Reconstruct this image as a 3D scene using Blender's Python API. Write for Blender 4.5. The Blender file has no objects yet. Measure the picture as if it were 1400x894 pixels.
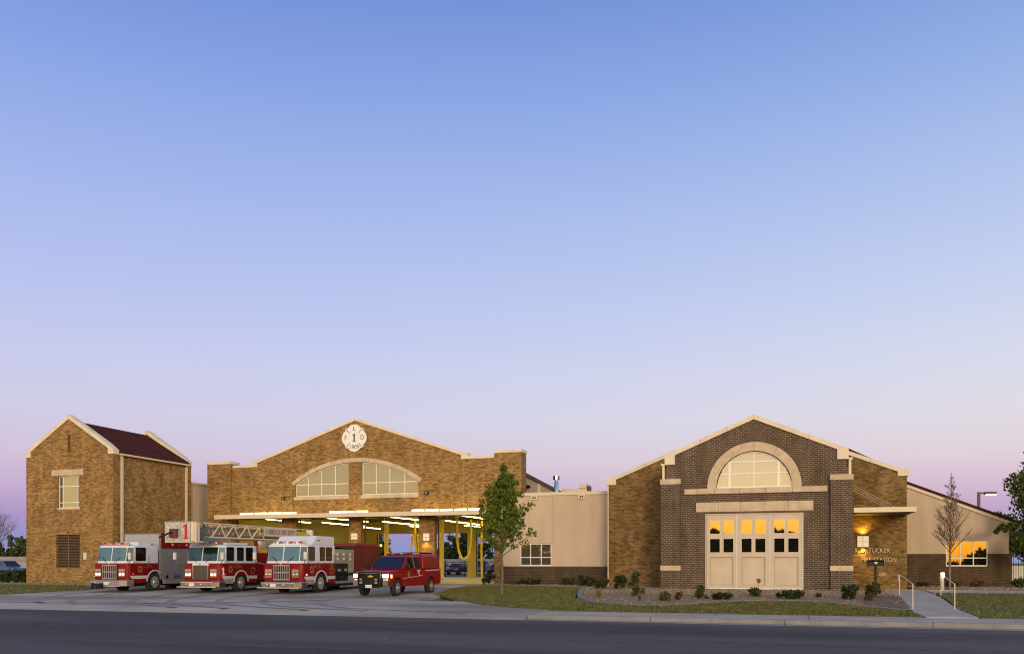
import bpy, bmesh, math, random
import numpy as np
from mathutils import Vector, Matrix
from mathutils.geometry import tessellate_polygon
random.seed(7); rng = np.random.default_rng(7)
S = bpy.context.scene; COL = S.collection
R = math.radians
# ------------------------------------------------------------------ camera
YAW = R(17.8)
cam = bpy.data.cameras.new('camera'); co = bpy.data.objects.new('camera', cam); COL.objects.link(co)
co.location = (0, 0, 1.55); co.rotation_euler = (R(90), 0, YAW)
cam.sensor_width = 36; cam.sensor_fit = 'HORIZONTAL'; cam.lens = 1176/1400*36
cam.shift_y = (768-447)/1400; cam.clip_end = 3000; cam.clip_start = .1
S.camera = co
# ------------------------------------------------------------------ sky (dusk: afterglow behind the camera, belt of Venus ahead)
def lin(r, g, b):
    f = lambda c: (c/255/12.92) if c/255 <= .04045 else ((c/255+.055)/1.055)**2.4
    return (f(r), f(g), f(b), 1)
SUN_AZ = R(20); SUN_EL = R(10)
sun_dir = Vector((math.sin(SUN_AZ)*math.cos(SUN_EL), -math.cos(SUN_AZ)*math.cos(SUN_EL), math.sin(SUN_EL)))
W = bpy.data.worlds.new("World"); S.world = W; W.use_nodes = True
def build_world():
    nt = W.node_tree; N = nt.nodes; L = nt.links; N.clear()
    def n(t, **k):
        x = N.new(t)
        for a, b in k.items(): setattr(x, a, b)
        return x
    def m(op, a, b=None, c=None):
        x = n('ShaderNodeMath', operation=op)
        for i, q in enumerate((a, b, c)):
            if q is None: continue
            if isinstance(q, (int, float)): x.inputs[i].default_value = q
            else: L.new(q, x.inputs[i])
        return x.outputs[0]
    tc = n('ShaderNodeTexCoord'); sp = n('ShaderNodeSeparateXYZ'); L.new(tc.outputs['Generated'], sp.inputs[0])
    el = m('MULTIPLY', m('ARCSINE', sp.outputs[2]), 180/math.pi)
    fac = m('DIVIDE', m('MAXIMUM', el, 0), 90)
    def ramp(stops):
        r = n('ShaderNodeValToRGB'); e = r.color_ramp.elements
        r.color_ramp.interpolation = 'EASE' if False else 'LINEAR'
        while len(e) < len(stops): e.new(.5)
        for q, (p, c) in zip(e, stops): q.position = p/90; q.color = c
        L.new(fac, r.inputs[0]); return r.outputs[0]
    anti = ramp([(0, lin(140, 156, 208)), (1.6, lin(158, 152, 200)), (3, lin(184, 160, 199)), (4.6, lin(208, 184, 208)), (6.5, lin(219, 204, 218)), (9, lin(217, 213, 229)),
                 (12, lin(209, 212, 236)), (16, lin(193, 204, 239)), (22, lin(170, 189, 236)), (28, lin(142, 169, 229)), (33, lin(118, 149, 217)),
                 (45, lin(98, 126, 182)), (90, lin(104, 116, 148))])
    glow = ramp([(0, (3.0, 1.0, .06, 1)), (1.5, (3.8, 1.6, .12, 1)), (3, (4.0, 1.98, .28, 1)), (5, (3.5, 2.4, .95, 1)), (8, (2.5, 2.05, 1.35, 1)), (13, (1.5, 1.45, 1.3, 1)),
                 (22, (.95, .96, 1.0, 1)), (35, (.62, .62, .68, 1)), (50, (.34, .38, .48, 1)), (90, lin(104, 116, 148))])
    h = m('SQRT', m('MAXIMUM', m('SUBTRACT', 1, m('MULTIPLY', sp.outputs[2], sp.outputs[2])), 1e-5))
    # the afterglow is widest straight down the street, a little left of the lamp
    az = R(14)
    ca = m('DIVIDE', m('ADD', m('MULTIPLY', sp.outputs[0], math.sin(az)), m('MULTIPLY', sp.outputs[1], -math.cos(az))), h)
    mr = n('ShaderNodeMapRange', interpolation_type='SMOOTHSTEP'); L.new(ca, mr.inputs[0])
    mr.inputs[1].default_value = -.25; mr.inputs[2].default_value = 1.0
    mx = n('ShaderNodeMix', data_type='RGBA'); L.new(mr.outputs[0], mx.inputs[0]); L.new(anti, mx.inputs[6]); L.new(glow, mx.inputs[7])
    # a touch deeper towards the left-hand (northern) side of the dome
    side = m('MULTIPLY_ADD', m('SUBTRACT', m('MULTIPLY', sp.outputs[0], .85), m('MULTIPLY', sp.outputs[1], .1)), .20, 1.05)
    cmb = n('ShaderNodeMix', data_type='RGBA', blend_type='MULTIPLY'); cmb.inputs[0].default_value = 1
    L.new(mx.outputs[2], cmb.inputs[6])
    cc = n('ShaderNodeCombineColor'); L.new(side, cc.inputs[0]); L.new(side, cc.inputs[1]); cc.inputs[2].default_value = 1
    L.new(cc.outputs[0], cmb.inputs[7])
    bg = n('ShaderNodeBackground'); L.new(cmb.outputs[2], bg.inputs[0]); bg.inputs[1].default_value = 1.0
    out = n('ShaderNodeOutputWorld'); L.new(bg.outputs[0], out.inputs[0])
build_world()
sl = bpy.data.lights.new('sun', 'SUN'); so = bpy.data.objects.new('sun', sl); COL.objects.link(so)
sl.energy = 1.3; sl.angle = R(11); sl.color = (1, .77, .47)
so.rotation_euler = sun_dir.to_track_quat('Z', 'Y').to_euler()
S.view_settings.view_transform = 'Standard'; S.view_settings.look = 'None'; S.view_settings.exposure = 0; S.view_settings.gamma = 1
S.render.engine = 'CYCLES'; S.cycles.use_denoising = True; S.cycles.filter_width = 1.1; S.cycles.max_bounces = 6
S.cycles.sample_clamp_indirect = 4
# ------------------------------------------------------------------ materials
MATS = {}
def M(name, c, c2=None, sc=3.0, rough=.7, metal=0, bump=0, emis=None, es=0, spec=.5, stretch=(1, 1, 1), detail=4, lo=.35, hi=.65, coat=0):
    if name in MATS: return MATS[name]
    mt = bpy.data.materials.new(name); mt.use_nodes = True; nt = mt.node_tree; N, L = nt.nodes, nt.links
    b = N['Principled BSDF']; b.inputs['Roughness'].default_value = rough; b.inputs['Metallic'].default_value = metal
    b.inputs['Specular IOR Level'].default_value = spec; b.inputs['Coat Weight'].default_value = coat; b.inputs['Coat Roughness'].default_value = .08
    b.inputs['Base Color'].default_value = (*c, 1)
    if c2 is not None or bump:
        g = N.new('ShaderNodeNewGeometry'); mp = N.new('ShaderNodeMapping'); mp.inputs['Scale'].default_value = stretch
        L.new(g.outputs['Position'], mp.inputs[0])
        ns = N.new('ShaderNodeTexNoise'); ns.inputs['Scale'].default_value = sc; ns.inputs['Detail'].default_value = detail
        L.new(mp.outputs[0], ns.inputs[0])
        if c2 is not None:
            rp = N.new('ShaderNodeValToRGB'); rp.color_ramp.elements[0].position = lo; rp.color_ramp.elements[1].position = hi
            rp.color_ramp.elements[0].color = (*c, 1); rp.color_ramp.elements[1].color = (*c2, 1)
            L.new(ns.outputs[0], rp.inputs[0]); L.new(rp.outputs[0], b.inputs['Base Color'])
        if bump:
            bp = N.new('ShaderNodeBump'); bp.inputs['Strength'].default_value = bump; bp.inputs['Distance'].default_value = .02
            L.new(ns.outputs[0], bp.inputs['Height']); L.new(bp.outputs[0], b.inputs['Normal'])
    if emis: b.inputs['Emission Color'].default_value = (*emis, 1); b.inputs['Emission Strength'].default_value = es
    MATS[name] = mt; return mt
def brick_mat(name, ca, cb, cm, bw, bh, mort, cdark, amt, nscale=1.6):
    mt = bpy.data.materials.new(name); mt.use_nodes = True; nt = mt.node_tree; N, L = nt.nodes, nt.links
    b = N['Principled BSDF']; b.inputs['Roughness'].default_value = .9; b.inputs['Specular IOR Level'].default_value = .2
    g = N.new('ShaderNodeNewGeometry'); sp = N.new('ShaderNodeSeparateXYZ'); L.new(g.outputs['Position'], sp.inputs[0])
    sn = N.new('ShaderNodeSeparateXYZ'); L.new(g.outputs['True Normal'], sn.inputs[0])
    ab = N.new('ShaderNodeMath'); ab.operation = 'ABSOLUTE'; L.new(sn.outputs[0], ab.inputs[0])
    gt = N.new('ShaderNodeMath'); gt.operation = 'GREATER_THAN'; L.new(ab.outputs[0], gt.inputs[0]); gt.inputs[1].default_value = .6
    mu = N.new('ShaderNodeMix'); L.new(gt.outputs[0], mu.inputs[0]); L.new(sp.outputs[0], mu.inputs[2]); L.new(sp.outputs[1], mu.inputs[3])
    cv = N.new('ShaderNodeCombineXYZ'); L.new(mu.outputs[0], cv.inputs[0]); L.new(sp.outputs[2], cv.inputs[1])
    br = N.new('ShaderNodeTexBrick'); L.new(cv.outputs[0], br.inputs[0]); br.inputs['Scale'].default_value = 1
    br.inputs['Brick Width'].default_value = bw; br.inputs['Row Height'].default_value = bh; br.inputs['Mortar Size'].default_value = mort
    br.inputs['Mortar Smooth'].default_value = .3; br.inputs['Bias'].default_value = -.1
    br.inputs['Color1'].default_value = (*ca, 1); br.inputs['Color2'].default_value = (*cb, 1); br.inputs['Mortar'].default_value = (*cm, 1)
    # scattered burnt bricks: cell noise on the same courses
    mp = N.new('ShaderNodeMapping'); mp.inputs['Scale'].default_value = (1/bw, .75/bh, 1); L.new(cv.outputs[0], mp.inputs[0])
    ns = N.new('ShaderNodeTexNoise'); ns.inputs['Scale'].default_value = 1.0; ns.inputs['Detail'].default_value = 3; L.new(mp.outputs[0], ns.inputs[0])
    rp = N.new('ShaderNodeValToRGB'); rp.color_ramp.elements[0].position = .54; rp.color_ramp.elements[1].position = .68; L.new(ns.outputs[0], rp.inputs[0])
    sc = N.new('ShaderNodeMath'); sc.operation = 'MULTIPLY'; sc.inputs[1].default_value = amt; L.new(rp.outputs[0], sc.inputs[0])
    mx = N.new('ShaderNodeMix'); mx.data_type = 'RGBA'; L.new(sc.outputs[0], mx.inputs[0]); L.new(br.outputs[0], mx.inputs[6]); mx.inputs[7].default_value = (*cdark, 1)
    m3 = N.new('ShaderNodeMapping'); m3.inputs['Scale'].default_value = (1, .35, 1); L.new(cv.outputs[0], m3.inputs[0]); n2 = N.new('ShaderNodeTexNoise'); n2.inputs['Scale'].default_value = nscale; n2.inputs['Detail'].default_value = 6; L.new(m3.outputs[0], n2.inputs[0])
    r2 = N.new('ShaderNodeMapRange'); L.new(n2.outputs[0], r2.inputs[0]); r2.inputs[1].default_value = .3; r2.inputs[2].default_value = .7; r2.inputs[3].default_value = .74; r2.inputs[4].default_value = 1.2
    m2 = N.new('ShaderNodeMix'); m2.data_type = 'RGBA'; m2.blend_type = 'MULTIPLY'; m2.inputs[0].default_value = 1; L.new(mx.outputs[2], m2.inputs[6])
    cc = N.new('ShaderNodeCombineColor'); [L.new(r2.outputs[0], cc.inputs[i]) for i in range(3)]; L.new(cc.outputs[0], m2.inputs[7])
    L.new(m2.outputs[2], b.inputs['Base Color'])
    bp = N.new('ShaderNodeBump'); bp.inputs['Strength'].default_value = .5; bp.inputs['Distance'].default_value = .012; bp.invert = True
    L.new(br.outputs['Fac'], bp.inputs['Height']); L.new(bp.outputs[0], b.inputs['Normal'])
    MATS[name] = mt; return mt
def glass_mat(name, base, refl, tint=(1, 1, 1), rough=.015):
    mt = bpy.data.materials.new(name); mt.use_nodes = True; nt = mt.node_tree; N, L = nt.nodes, nt.links; N.clear()
    d = N.new('ShaderNodeBsdfDiffuse'); d.inputs[0].default_value = (*base, 1)
    gl = N.new('ShaderNodeBsdfAnisotropic' if False else 'ShaderNodeBsdfGlossy'); gl.inputs['Color'].default_value = (*tint, 1); gl.inputs['Roughness'].default_value = rough
    mx = N.new('ShaderNodeMixShader'); mx.inputs[0].default_value = refl; L.new(d.outputs[0], mx.inputs[1]); L.new(gl.outputs[0], mx.inputs[2])
    o = N.new('ShaderNodeOutputMaterial'); L.new(mx.outputs[0], o.inputs[0]); MATS[name] = mt; return mt
def leaf_mat(name, c1, c2, transl=.25):
    mt = bpy.data.materials.new(name); mt.use_nodes = True; nt = mt.node_tree; N, L = nt.nodes, nt.links; N.clear()
    g = N.new('ShaderNodeNewGeometry'); ns = N.new('ShaderNodeTexNoise'); ns.inputs['Scale'].default_value = 2.3; ns.inputs['Detail'].default_value = 5
    L.new(g.outputs['Position'], ns.inputs[0])
    rp = N.new('ShaderNodeValToRGB'); rp.color_ramp.elements[0].position = .35; rp.color_ramp.elements[1].position = .65
    rp.color_ramp.elements[0].color = (*c1, 1); rp.color_ramp.elements[1].color = (*c2, 1); L.new(ns.outputs[0], rp.inputs[0])
    hs = N.new('ShaderNodeHueSaturation'); L.new(rp.outputs[0], hs.inputs['Color'])
    mr = N.new('ShaderNodeMapRange'); L.new(g.outputs['Random Per Island'], mr.inputs[0]); mr.inputs[3].default_value = .6; mr.inputs[4].default_value = 1.5; L.new(mr.outputs[0], hs.inputs['Value'])
    d = N.new('ShaderNodeBsdfPrincipled'); d.inputs['Roughness'].default_value = .55; d.inputs['Specular IOR Level'].default_value = .3; L.new(hs.outputs[0], d.inputs['Base Color'])
    t = N.new('ShaderNodeBsdfTranslucent'); L.new(hs.outputs[0], t.inputs[0])
    mx = N.new('ShaderNodeMixShader'); mx.inputs[0].default_value = transl; L.new(d.outputs[0], mx.inputs[1]); L.new(t.outputs[0], mx.inputs[2])
    o = N.new('ShaderNodeOutputMaterial'); L.new(mx.outputs[0], o.inputs[0]); MATS[name] = mt; return mt
tan = brick_mat('tan_brick', (.40, .242, .092), (.18, .098, .037), (.31, .205, .10), .30, .10, .010, (.105, .055, .022), .75)
tan2 = brick_mat('olive_tan_brick', (.27, .168, .068), (.12, .071, .028), (.21, .14, .066), .30, .11, .009, (.08, .045, .02), .75)
dark = brick_mat('dark_brick', (.098, .068, .050), (.066, .045, .035), (.27, .215, .165), .26, .105, .014, (.06, .04, .034), .4)
base_brick = brick_mat('brown_brick', (.088, .058, .036), (.062, .041, .027), (.15, .112, .078), .26, .10, .012, (.06, .04, .03), .4)
stone = M('cast_stone', (.50, .40, .295), (.62, .50, .38), sc=2.2, rough=.85, bump=.1)
stone_light = M('pale_coping', (.68, .60, .48), (.78, .70, .57), sc=1.2, rough=.8)
stucco = M('tan_stucco', (.52, .41, .31), (.60, .475, .36), sc=.9, rough=.9, bump=.08, stretch=(1.6, 1.6, .35), detail=8)
cream = M('cream_metal', (.66, .57, .43), (.70, .61, .46), sc=.8, rough=.5)
white_frame = M('white_aluminium', (.74, .72, .68), (.79, .77, .73), sc=2, rough=.45)
doorpaint = M('beige_door_paint', (.53, .445, .365), (.59, .50, .41), sc=1.4, rough=.55)
roofred = M('red_brown_roof', (.062, .016, .014), (.088, .024, .020), sc=3, rough=.95, spec=.08, stretch=(1, .3, 1))
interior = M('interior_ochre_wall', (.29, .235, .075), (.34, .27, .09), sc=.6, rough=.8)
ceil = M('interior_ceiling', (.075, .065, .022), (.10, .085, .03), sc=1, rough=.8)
concrete = M('concrete', (.235, .20, .18), (.45, .405, .385), sc=.22, rough=.85, detail=10, bump=.05, lo=.38, hi=.62, stretch=(.55, 1, 1))
walkc = M('pale_concrete', (.34, .30, .28), (.45, .40, .375), sc=.9, rough=.85, detail=8)
asphalt = M('asphalt', (.030, .026, .029), (.080, .069, .072), sc=.34, rough=.85, detail=11, bump=.3, stretch=(.15, 1, 1), lo=.40, hi=.62)
lotmat = M('lot_asphalt', (.10, .095, .10), (.14, .13, .13), sc=.3, rough=.9)
soil = M('dry_ground', (.13, .11, .065), (.17, .15, .09), sc=.2, rough=.95)
lawnsoil = M('lawn_soil', (.070, .080, .022), (.14, .13, .04), sc=.55, rough=.95, detail=8)
gravelm = M('gravel', (.21, .13, .07), (.33, .215, .125), sc=9, rough=.95, bump=.4, detail=6)
mulch = M('mulch', (.12, .075, .05), (.20, .13, .09), sc=5, rough=.95, bump=.4)
rockm = M('river_rock', (.13, .095, .065), (.36, .275, .19), sc=11, rough=.8)
black = M('black_metal', (.010, .009, .009), (.016, .015, .015), sc=4, rough=.5, spec=.25)
bronze = M('dark_bronze', (.03, .022, .018), (.04, .03, .024), sc=4, rough=.45)
dchrome = M('dark_chrome', (.20, .20, .23), (.30, .30, .34), sc=5, rough=.22, metal=.85)
chrome = M('chrome', (.50, .51, .56), rough=.12, metal=1)
alum = M('brushed_aluminium', (.30, .30, .335), (.37, .37, .41), sc=6, rough=.38, metal=.6)
greybox = M('grey_paint', (.19, .185, .20), (.22, .215, .23), sc=2, rough=.5)
khaki = M('stainless_panel', (.34, .31, .22), (.42, .38, .28), sc=4, rough=.45, metal=.3)
red = M('fire_red', (.19, .004, .008), (.22, .005, .010), sc=2, rough=.4, coat=.05, spec=.18)
redpick = M('pickup_red', (.23, .004, .008), (.26, .006, .010), sc=2, rough=.32, coat=.18, spec=.35)
reddark = M('maroon_paint', (.115, .008, .007), (.14, .011, .009), sc=2, rough=.4)
white = M('white_paint', (.66, .67, .74), (.72, .73, .80), sc=2, rough=.35, coat=.15)
silver = M('silver_stripe', (.60, .57, .56), (.66, .62, .6), sc=3, rough=.4)
tyre = M('tyre_rubber', (.012, .012, .013), (.022, .021, .021), sc=9, rough=.8)
gold = M('gold_leaf', (.42, .20, .04), (.50, .27, .06), sc=6, rough=.4, metal=.4)
yellow = M('yellow_hose', (.55, .40, .02), (.62, .46, .03), sc=4, rough=.5)
windshield_m = glass_mat('windshield_glass', (.02, .045, .05), .16, (.6, .9, .95))
dark_ws = glass_mat('windshield_dark_reflection', (.008, .016, .016), .07, (.6, .85, 1))  # glass coloured darker in place of the dark trees it reflects
rimm_ = M('polished_rim', (.42, .42, .45), (.5, .5, .53), sc=8, rough=.3, metal=.5)
darkglass = glass_mat('dark_glass', (.008, .008, .008), .10)
mirrorpane = glass_mat('reflective_pane', (.010, .008, .006), .27)
archpane = glass_mat('frosted_arch_pane', (.37, .35, .315), .12, rough=.06)
bayarch = glass_mat('green_arch_pane', (.20, .195, .14), .09, rough=.12)
lightpane = M('lit_pane', (.3, .27, .14), rough=.2, emis=(.62, .50, .22), es=.20)
greypane = glass_mat('grey_pane', (.075, .070, .055), .12)
tube_e = M('lamp_tube', (1, 1, 1), emis=(1, .78, .22), es=9)
tube_in = M('bay_tube', (1, 1, 1), emis=(1, .77, .22), es=26)
hot = M('lit_headlamp', (1, 1, 1), emis=(1, .66, .26), es=2.4)
hotamber = M('amber_lamp', (1, .6, .2), emis=(1, .5, .14), es=3)
pickhot = M('pickup_headlamp_lit', (1, 1, 1), emis=(1, .82, .5), es=16)
opal = M('opal_sconce', (.8, .75, .68), emis=(1, .84, .62), es=.22)
bollm = M('bollard_lens', (1, 1, 1), emis=(1, .9, .5), es=14)
streetl = M('street_lamp_lens', (1, 1, 1), emis=(1, .86, .6), es=1.6)
ambersmall = M('amber_marker', (.6, .14, .06), emis=(1, .35, .18), es=.25)
redlens = M('red_lens', (.4, .02, .02), rough=.15)
redtext = M('red_lettering', (.55, .015, .015), rough=.5)
greytext = M('grey_lettering', (.10, .10, .11), rough=.5)
brasstext = M('pale_metal_lettering', (.50, .43, .31), rough=.4, metal=.2)
bark = M('bark', (.11, .085, .065), (.17, .135, .105), sc=8, rough=.9)
twig = M('twig_bark', (.15, .10, .08), (.20, .14, .11), sc=8, rough=.9)
leafA = leaf_mat('ash_leaves', (.09, .15, .016), (.20, .245, .036), .35)
leafB = leaf_mat('oak_leaves', (.06, .095, .018), (.135, .165, .036), .35)
leafF = leaf_mat('far_leaves', (.045, .068, .02), (.085, .115, .03))
shrubD = leaf_mat('dark_shrub', (.028, .042, .014), (.060, .074, .022))
shrubO = leaf_mat('olive_shrub', (.055, .062, .018), (.10, .10, .032))
shrubY = leaf_mat('straw_grass', (.13, .105, .04), (.20, .16, .07))
shrubR = leaf_mat('bronze_shrub', (.09, .05, .02), (.15, .085, .035))
grassm = leaf_mat('grass_blades', (.085, .10, .026), (.185, .175, .055), .15)
tread = M('diamond_plate', (.62, .62, .62), (.16, .15, .15), sc=34, rough=.4, metal=.2, detail=0, lo=.55, hi=.62)
# ------------------------------------------------------------------ object helpers
def tag(o, label=None, cat=None, group=None, kind=None):
    if label: o['label'] = label
    if cat: o['category'] = cat
    if group: o['group'] = group
    if kind: o['kind'] = kind
    return o
def thing(name, loc, label=None, cat=None, group=None, kind=None, rz=0):
    o = bpy.data.objects.new(name, None); COL.objects.link(o); o.location = loc; o.rotation_euler = (0, 0, rz); o.empty_display_size = .3
    return tag(o, label, cat, group, kind)
def root_loc(o):
    v = Vector((0, 0, 0))
    while o is not None: v += o.location; o = o.parent
    return v
class MB:
    def __init__(s): s.v = []; s.f = []
    def add(s, vs, fs):
        k = len(s.v); s.v += [tuple(p) for p in vs]; s.f += [tuple(i+k for i in q) for q in fs]; return s
    def box(s, x0, x1, y0, y1, z0, z1):
        return s.add([(x, y, z) for z in (z0, z1) for y in (y0, y1) for x in (x0, x1)],
                     [(0, 2, 3, 1), (4, 5, 7, 6), (0, 1, 5, 4), (2, 6, 7, 3), (0, 4, 6, 2), (1, 3, 7, 5)])
    def prism(s, poly, a0, a1, axis='y', holes=()):
        mp = {'y': lambda p, a: (p[0], a, p[1]), 'x': lambda p, a: (a, p[0], p[1]), 'z': lambda p, a: (p[0], p[1], a)}[axis]
        loops = [list(poly)]+[list(h) for h in holes]
        flat = [p for l in loops for p in l]; n = len(flat)
        tr = tessellate_polygon([[Vector((p[0], p[1], 0)) for p in l] for l in loops])
        vs = [mp(p, a0) for p in flat]+[mp(p, a1) for p in flat]; fs = []
        for t in tr: fs.append(tuple(t)); fs.append(tuple(i+n for i in reversed(t)))
        k = 0
        for l in loops:
            m_ = len(l)
            for i in range(m_):
                a, b = k+i, k+(i+1) % m_; fs.append((a, b, b+n, a+n))
            k += m_
        return s.add(vs, fs)
    def loft(s, rings, cap=True):
        n = len(rings[0]); vs = [p for r in rings for p in r]; fs = []
        for k in range(len(rings)-1):
            for i in range(n):
                j = (i+1) % n; fs.append((k*n+i, k*n+j, (k+1)*n+j, (k+1)*n+i))
        if cap:
            for k, rv in ((0, True), (len(rings)-1, False)):
                r = rings[k]
                nrm = sum(((Vector(r[i]).cross(Vector(r[(i+1) % n]))) for i in range(n)), Vector())
                ax = max(range(3), key=lambda q: abs(nrm[q])); o2 = [q for q in range(3) if q != ax]
                for t in tessellate_polygon([[Vector((p[o2[0]], p[o2[1]], 0)) for p in r]]): fs.append(tuple(k*n+i for i in t))
        return s.add(vs, fs)
    def tube(s, p0, p1, r0, r1=None, n=6):
        p0, p1 = Vector(p0), Vector(p1); r1 = r0 if r1 is None else r1
        d = p1-p0
        if d.length < 1e-6: return s
        q = d.to_track_quat('Z', 'Y'); c = [q @ Vector((math.cos(2*math.pi*i/n), math.sin(2*math.pi*i/n), 0)) for i in range(n)]
        vs = [p0+r0*a for a in c]+[p1+r1*a for a in c]
        return s.add(vs, [(i, (i+1) % n, n+(i+1) % n, n+i) for i in range(n)]+[tuple(reversed(range(n))), tuple(range(n, 2*n))])
    def path(s, pts, r, n=6):
        for a, b in zip(pts[:-1], pts[1:]): s.tube(a, b, r, r, n)
        return s
    def lathe(s, prof, c, axis='x', n=24, sgn=1):
        rings = []
        for r, h in prof:
            ring = []
            for i in range(n):
                t = 2*math.pi*i/n; a, b = r*math.cos(t), r*math.sin(t)
                ring.append((c[0]+sgn*h, c[1]+a, c[2]+b) if axis == 'x' else (c[0]+a, c[1]+sgn*h, c[2]+b) if axis == 'y' else (c[0]+a, c[1]+b, c[2]+sgn*h))
            rings.append(ring)
        return s.loft(rings)
    def slab(s, ps, t):
        ps = [Vector(p) for p in ps]; nrm = (ps[1]-ps[0]).cross(ps[2]-ps[0]).normalized(); n = len(ps)
        return s.add([p-nrm*t for p in ps]+[p+nrm*t for p in ps], [tuple(reversed(range(n))), tuple(range(n, 2*n))]+[(i, (i+1) % n, n+(i+1) % n, n+i) for i in range(n)])
    def build(s, name, mat, parent=None, local=False, smooth=False, label=None, cat=None, group=None, kind=None, fix=True, bevel=0):
        off = Vector((0, 0, 0)) if (local or parent is None) else root_loc(parent)
        me = bpy.data.meshes.new(name); me.from_pydata([(p[0]-off.x, p[1]-off.y, p[2]-off.z) for p in s.v], [], s.f)
        if fix:
            bm = bmesh.new(); bm.from_mesh(me); bmesh.ops.recalc_face_normals(bm, faces=bm.faces[:]); bm.to_mesh(me); bm.free()
        if smooth:
            me.polygons.foreach_set('use_smooth', [True]*len(me.polygons)); me.set_sharp_from_angle(angle=R(40))
        me.materials.append(mat); o = bpy.data.objects.new(name, me); COL.objects.link(o)
        if parent is not None: o.parent = parent
        if bevel:
            md = o.modifiers.new('bevel', 'BEVEL'); md.width = bevel; md.segments = 2; md.limit_method = 'ANGLE'; md.angle_limit = R(30)
        return tag(o, label, cat, group, kind)
def top_mesh(mb, name, mat, label, cat, group=None, base=None, **k):
    """a thing that is one mesh: origin moved to its base"""
    o = mb.build(name, mat, None, **k)
    me = o.data; n = len(me.vertices); a = np.empty(n*3, np.float32); me.vertices.foreach_get('co', a); a = a.reshape(-1, 3)
    b = np.array(base if base is not None else ((a[:, 0].min()+a[:, 0].max())/2, (a[:, 1].min()+a[:, 1].max())/2, a[:, 2].min()), np.float32)
    me.vertices.foreach_set('co', (a-b).ravel()); o.location = tuple(float(q) for q in b)
    return tag(o, label, cat, group)
def copy_tree(o, parent=None):
    c = o.copy(); COL.objects.link(c)
    if parent is not None: c.parent = parent
    for ch in [x for x in o.children]: copy_tree(ch, c)
    return c
def text(name, body, size, mat, parent, loc, align='CENTER', ext=.012, rz=0, local=False, rot=None, sx=1):
    cu = bpy.data.curves.new(name, 'FONT'); cu.body = body; cu.size = size; cu.extrude = ext; cu.align_x = align; cu.align_y = 'CENTER'; cu.resolution_u = 3
    t = bpy.data.objects.new(name, cu); COL.objects.link(t)
    dg = bpy.context.evaluated_depsgraph_get(); me = bpy.data.meshes.new_from_object(t.evaluated_get(dg)); me.name = name
    bpy.data.objects.remove(t)
    o = bpy.data.objects.new(name, me); COL.objects.link(o); me.materials.clear(); me.materials.append(mat)
    if parent is not None: o.parent = parent
    off = Vector((0, 0, 0)) if (local or parent is None) else root_loc(parent)
    o.location = Vector(loc)-off; o.rotation_euler = rot or (R(90), 0, rz); o.scale = (sx, 1, 1)
    return o
def leaf_cloud(mb, centers, n, spread, size, flat=1.0, aspect=1.6, up=None):
    """n small leaf quads scattered round the given clump centres (numpy)"""
    C = np.array(centers, float); k = len(C)
    idx = rng.integers(0, k, n); sp = np.array(spread)
    if sp.ndim == 0: sp = np.full(k, float(sp))
    d = rng.normal(size=(n, 3)); d /= np.linalg.norm(d, axis=1)[:, None]; rad = rng.random(n)**.5
    P = C[idx]+d*rad[:, None]*sp[idx][:, None]*np.array([1, 1, flat])
    a = rng.normal(size=(n, 3)); 
    if up is not None: a = a*.35+np.array([0, 0, 1])*up+ (d*.8)
    a /= np.linalg.norm(a, axis=1)[:, None]
    b = np.cross(a, rng.normal(size=(n, 3))); b /= np.linalg.norm(b, axis=1)[:, None]
    s = size*(.6+.8*rng.random(n))[:, None]; a = a*s*aspect*.5; b = b*s*.5
    V = np.stack([P-a, P-b*.9, P+a, P+b*.9], 1).reshape(-1, 3)
    k0 = len(mb.v); mb.v += [tuple(p) for p in V.tolist()]; mb.f += [(k0+4*i, k0+4*i+1, k0+4*i+2, k0+4*i+3) for i in range(n)]
    return mb
def gz(Y): return -.27 if Y <= 31 else (0.0 if Y >= 46 else -.27+.27*(Y-31)/15)
def drape(pts, dz, thick=.12, step=None):
    """polygon laid on the ground profile, cut where the slope changes; skirt all round"""
    bm = bmesh.new(); vs = [bm.verts.new((p[0], p[1], 0)) for p in pts]; bm.faces.new(vs)
    for yy in ([31, 33, 35, 37, 39, 41, 43, 46] if step is None else step):
        bmesh.ops.bisect_plane(bm, geom=bm.verts[:]+bm.edges[:]+bm.faces[:], plane_co=(0, yy, 0), plane_no=(0, 1, 0))
    bmesh.ops.triangulate(bm, faces=bm.faces[:])
    ext = bmesh.ops.extrude_face_region(bm, geom=bm.faces[:])
    top = {v for v in ext['geom'] if isinstance(v, bmesh.types.BMVert)}
    for v in bm.verts: v.co.z = gz(v.co.y)+dz-(0 if v in top else thick)
    mb = MB(); bm.verts.index_update(); mb.add([v.co[:] for v in bm.verts], [[v.index for v in f.verts] for f in bm.faces]); bm.free(); return mb
def inside(p, poly):
    x, y = p; c = False; j = len(poly)-1
    for i in range(len(poly)):
        (x0, y0), (x1, y1) = poly[i], poly[j]
        if (y0 > y) != (y1 > y) and x < (x1-x0)*(y-y0)/(y1-y0)+x0: c = not c
        j = i
    return c
def bez(pts, n=4):
    """Catmull-Rom smoothing of an open line"""
    P = [Vector((*p, 0)) for p in pts]; P = [2*P[0]-P[1]]+P+[2*P[-1]-P[-2]]; out = []
    for i in range(1, len(P)-2):
        for k in range(n):
            t = k/n; a, b, c, d = P[i-1:i+3]
            q = .5*((2*b)+(c-a)*t+(2*a-5*b+4*c-d)*t*t+(3*b-a-3*c+d)*t**3); out.append((q.x, q.y))
    out.append(tuple(pts[-1])); return out
ORD = ['first', 'second', 'third', 'fourth', 'fifth', 'sixth', 'seventh', 'eighth', 'ninth', 'tenth']
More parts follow.
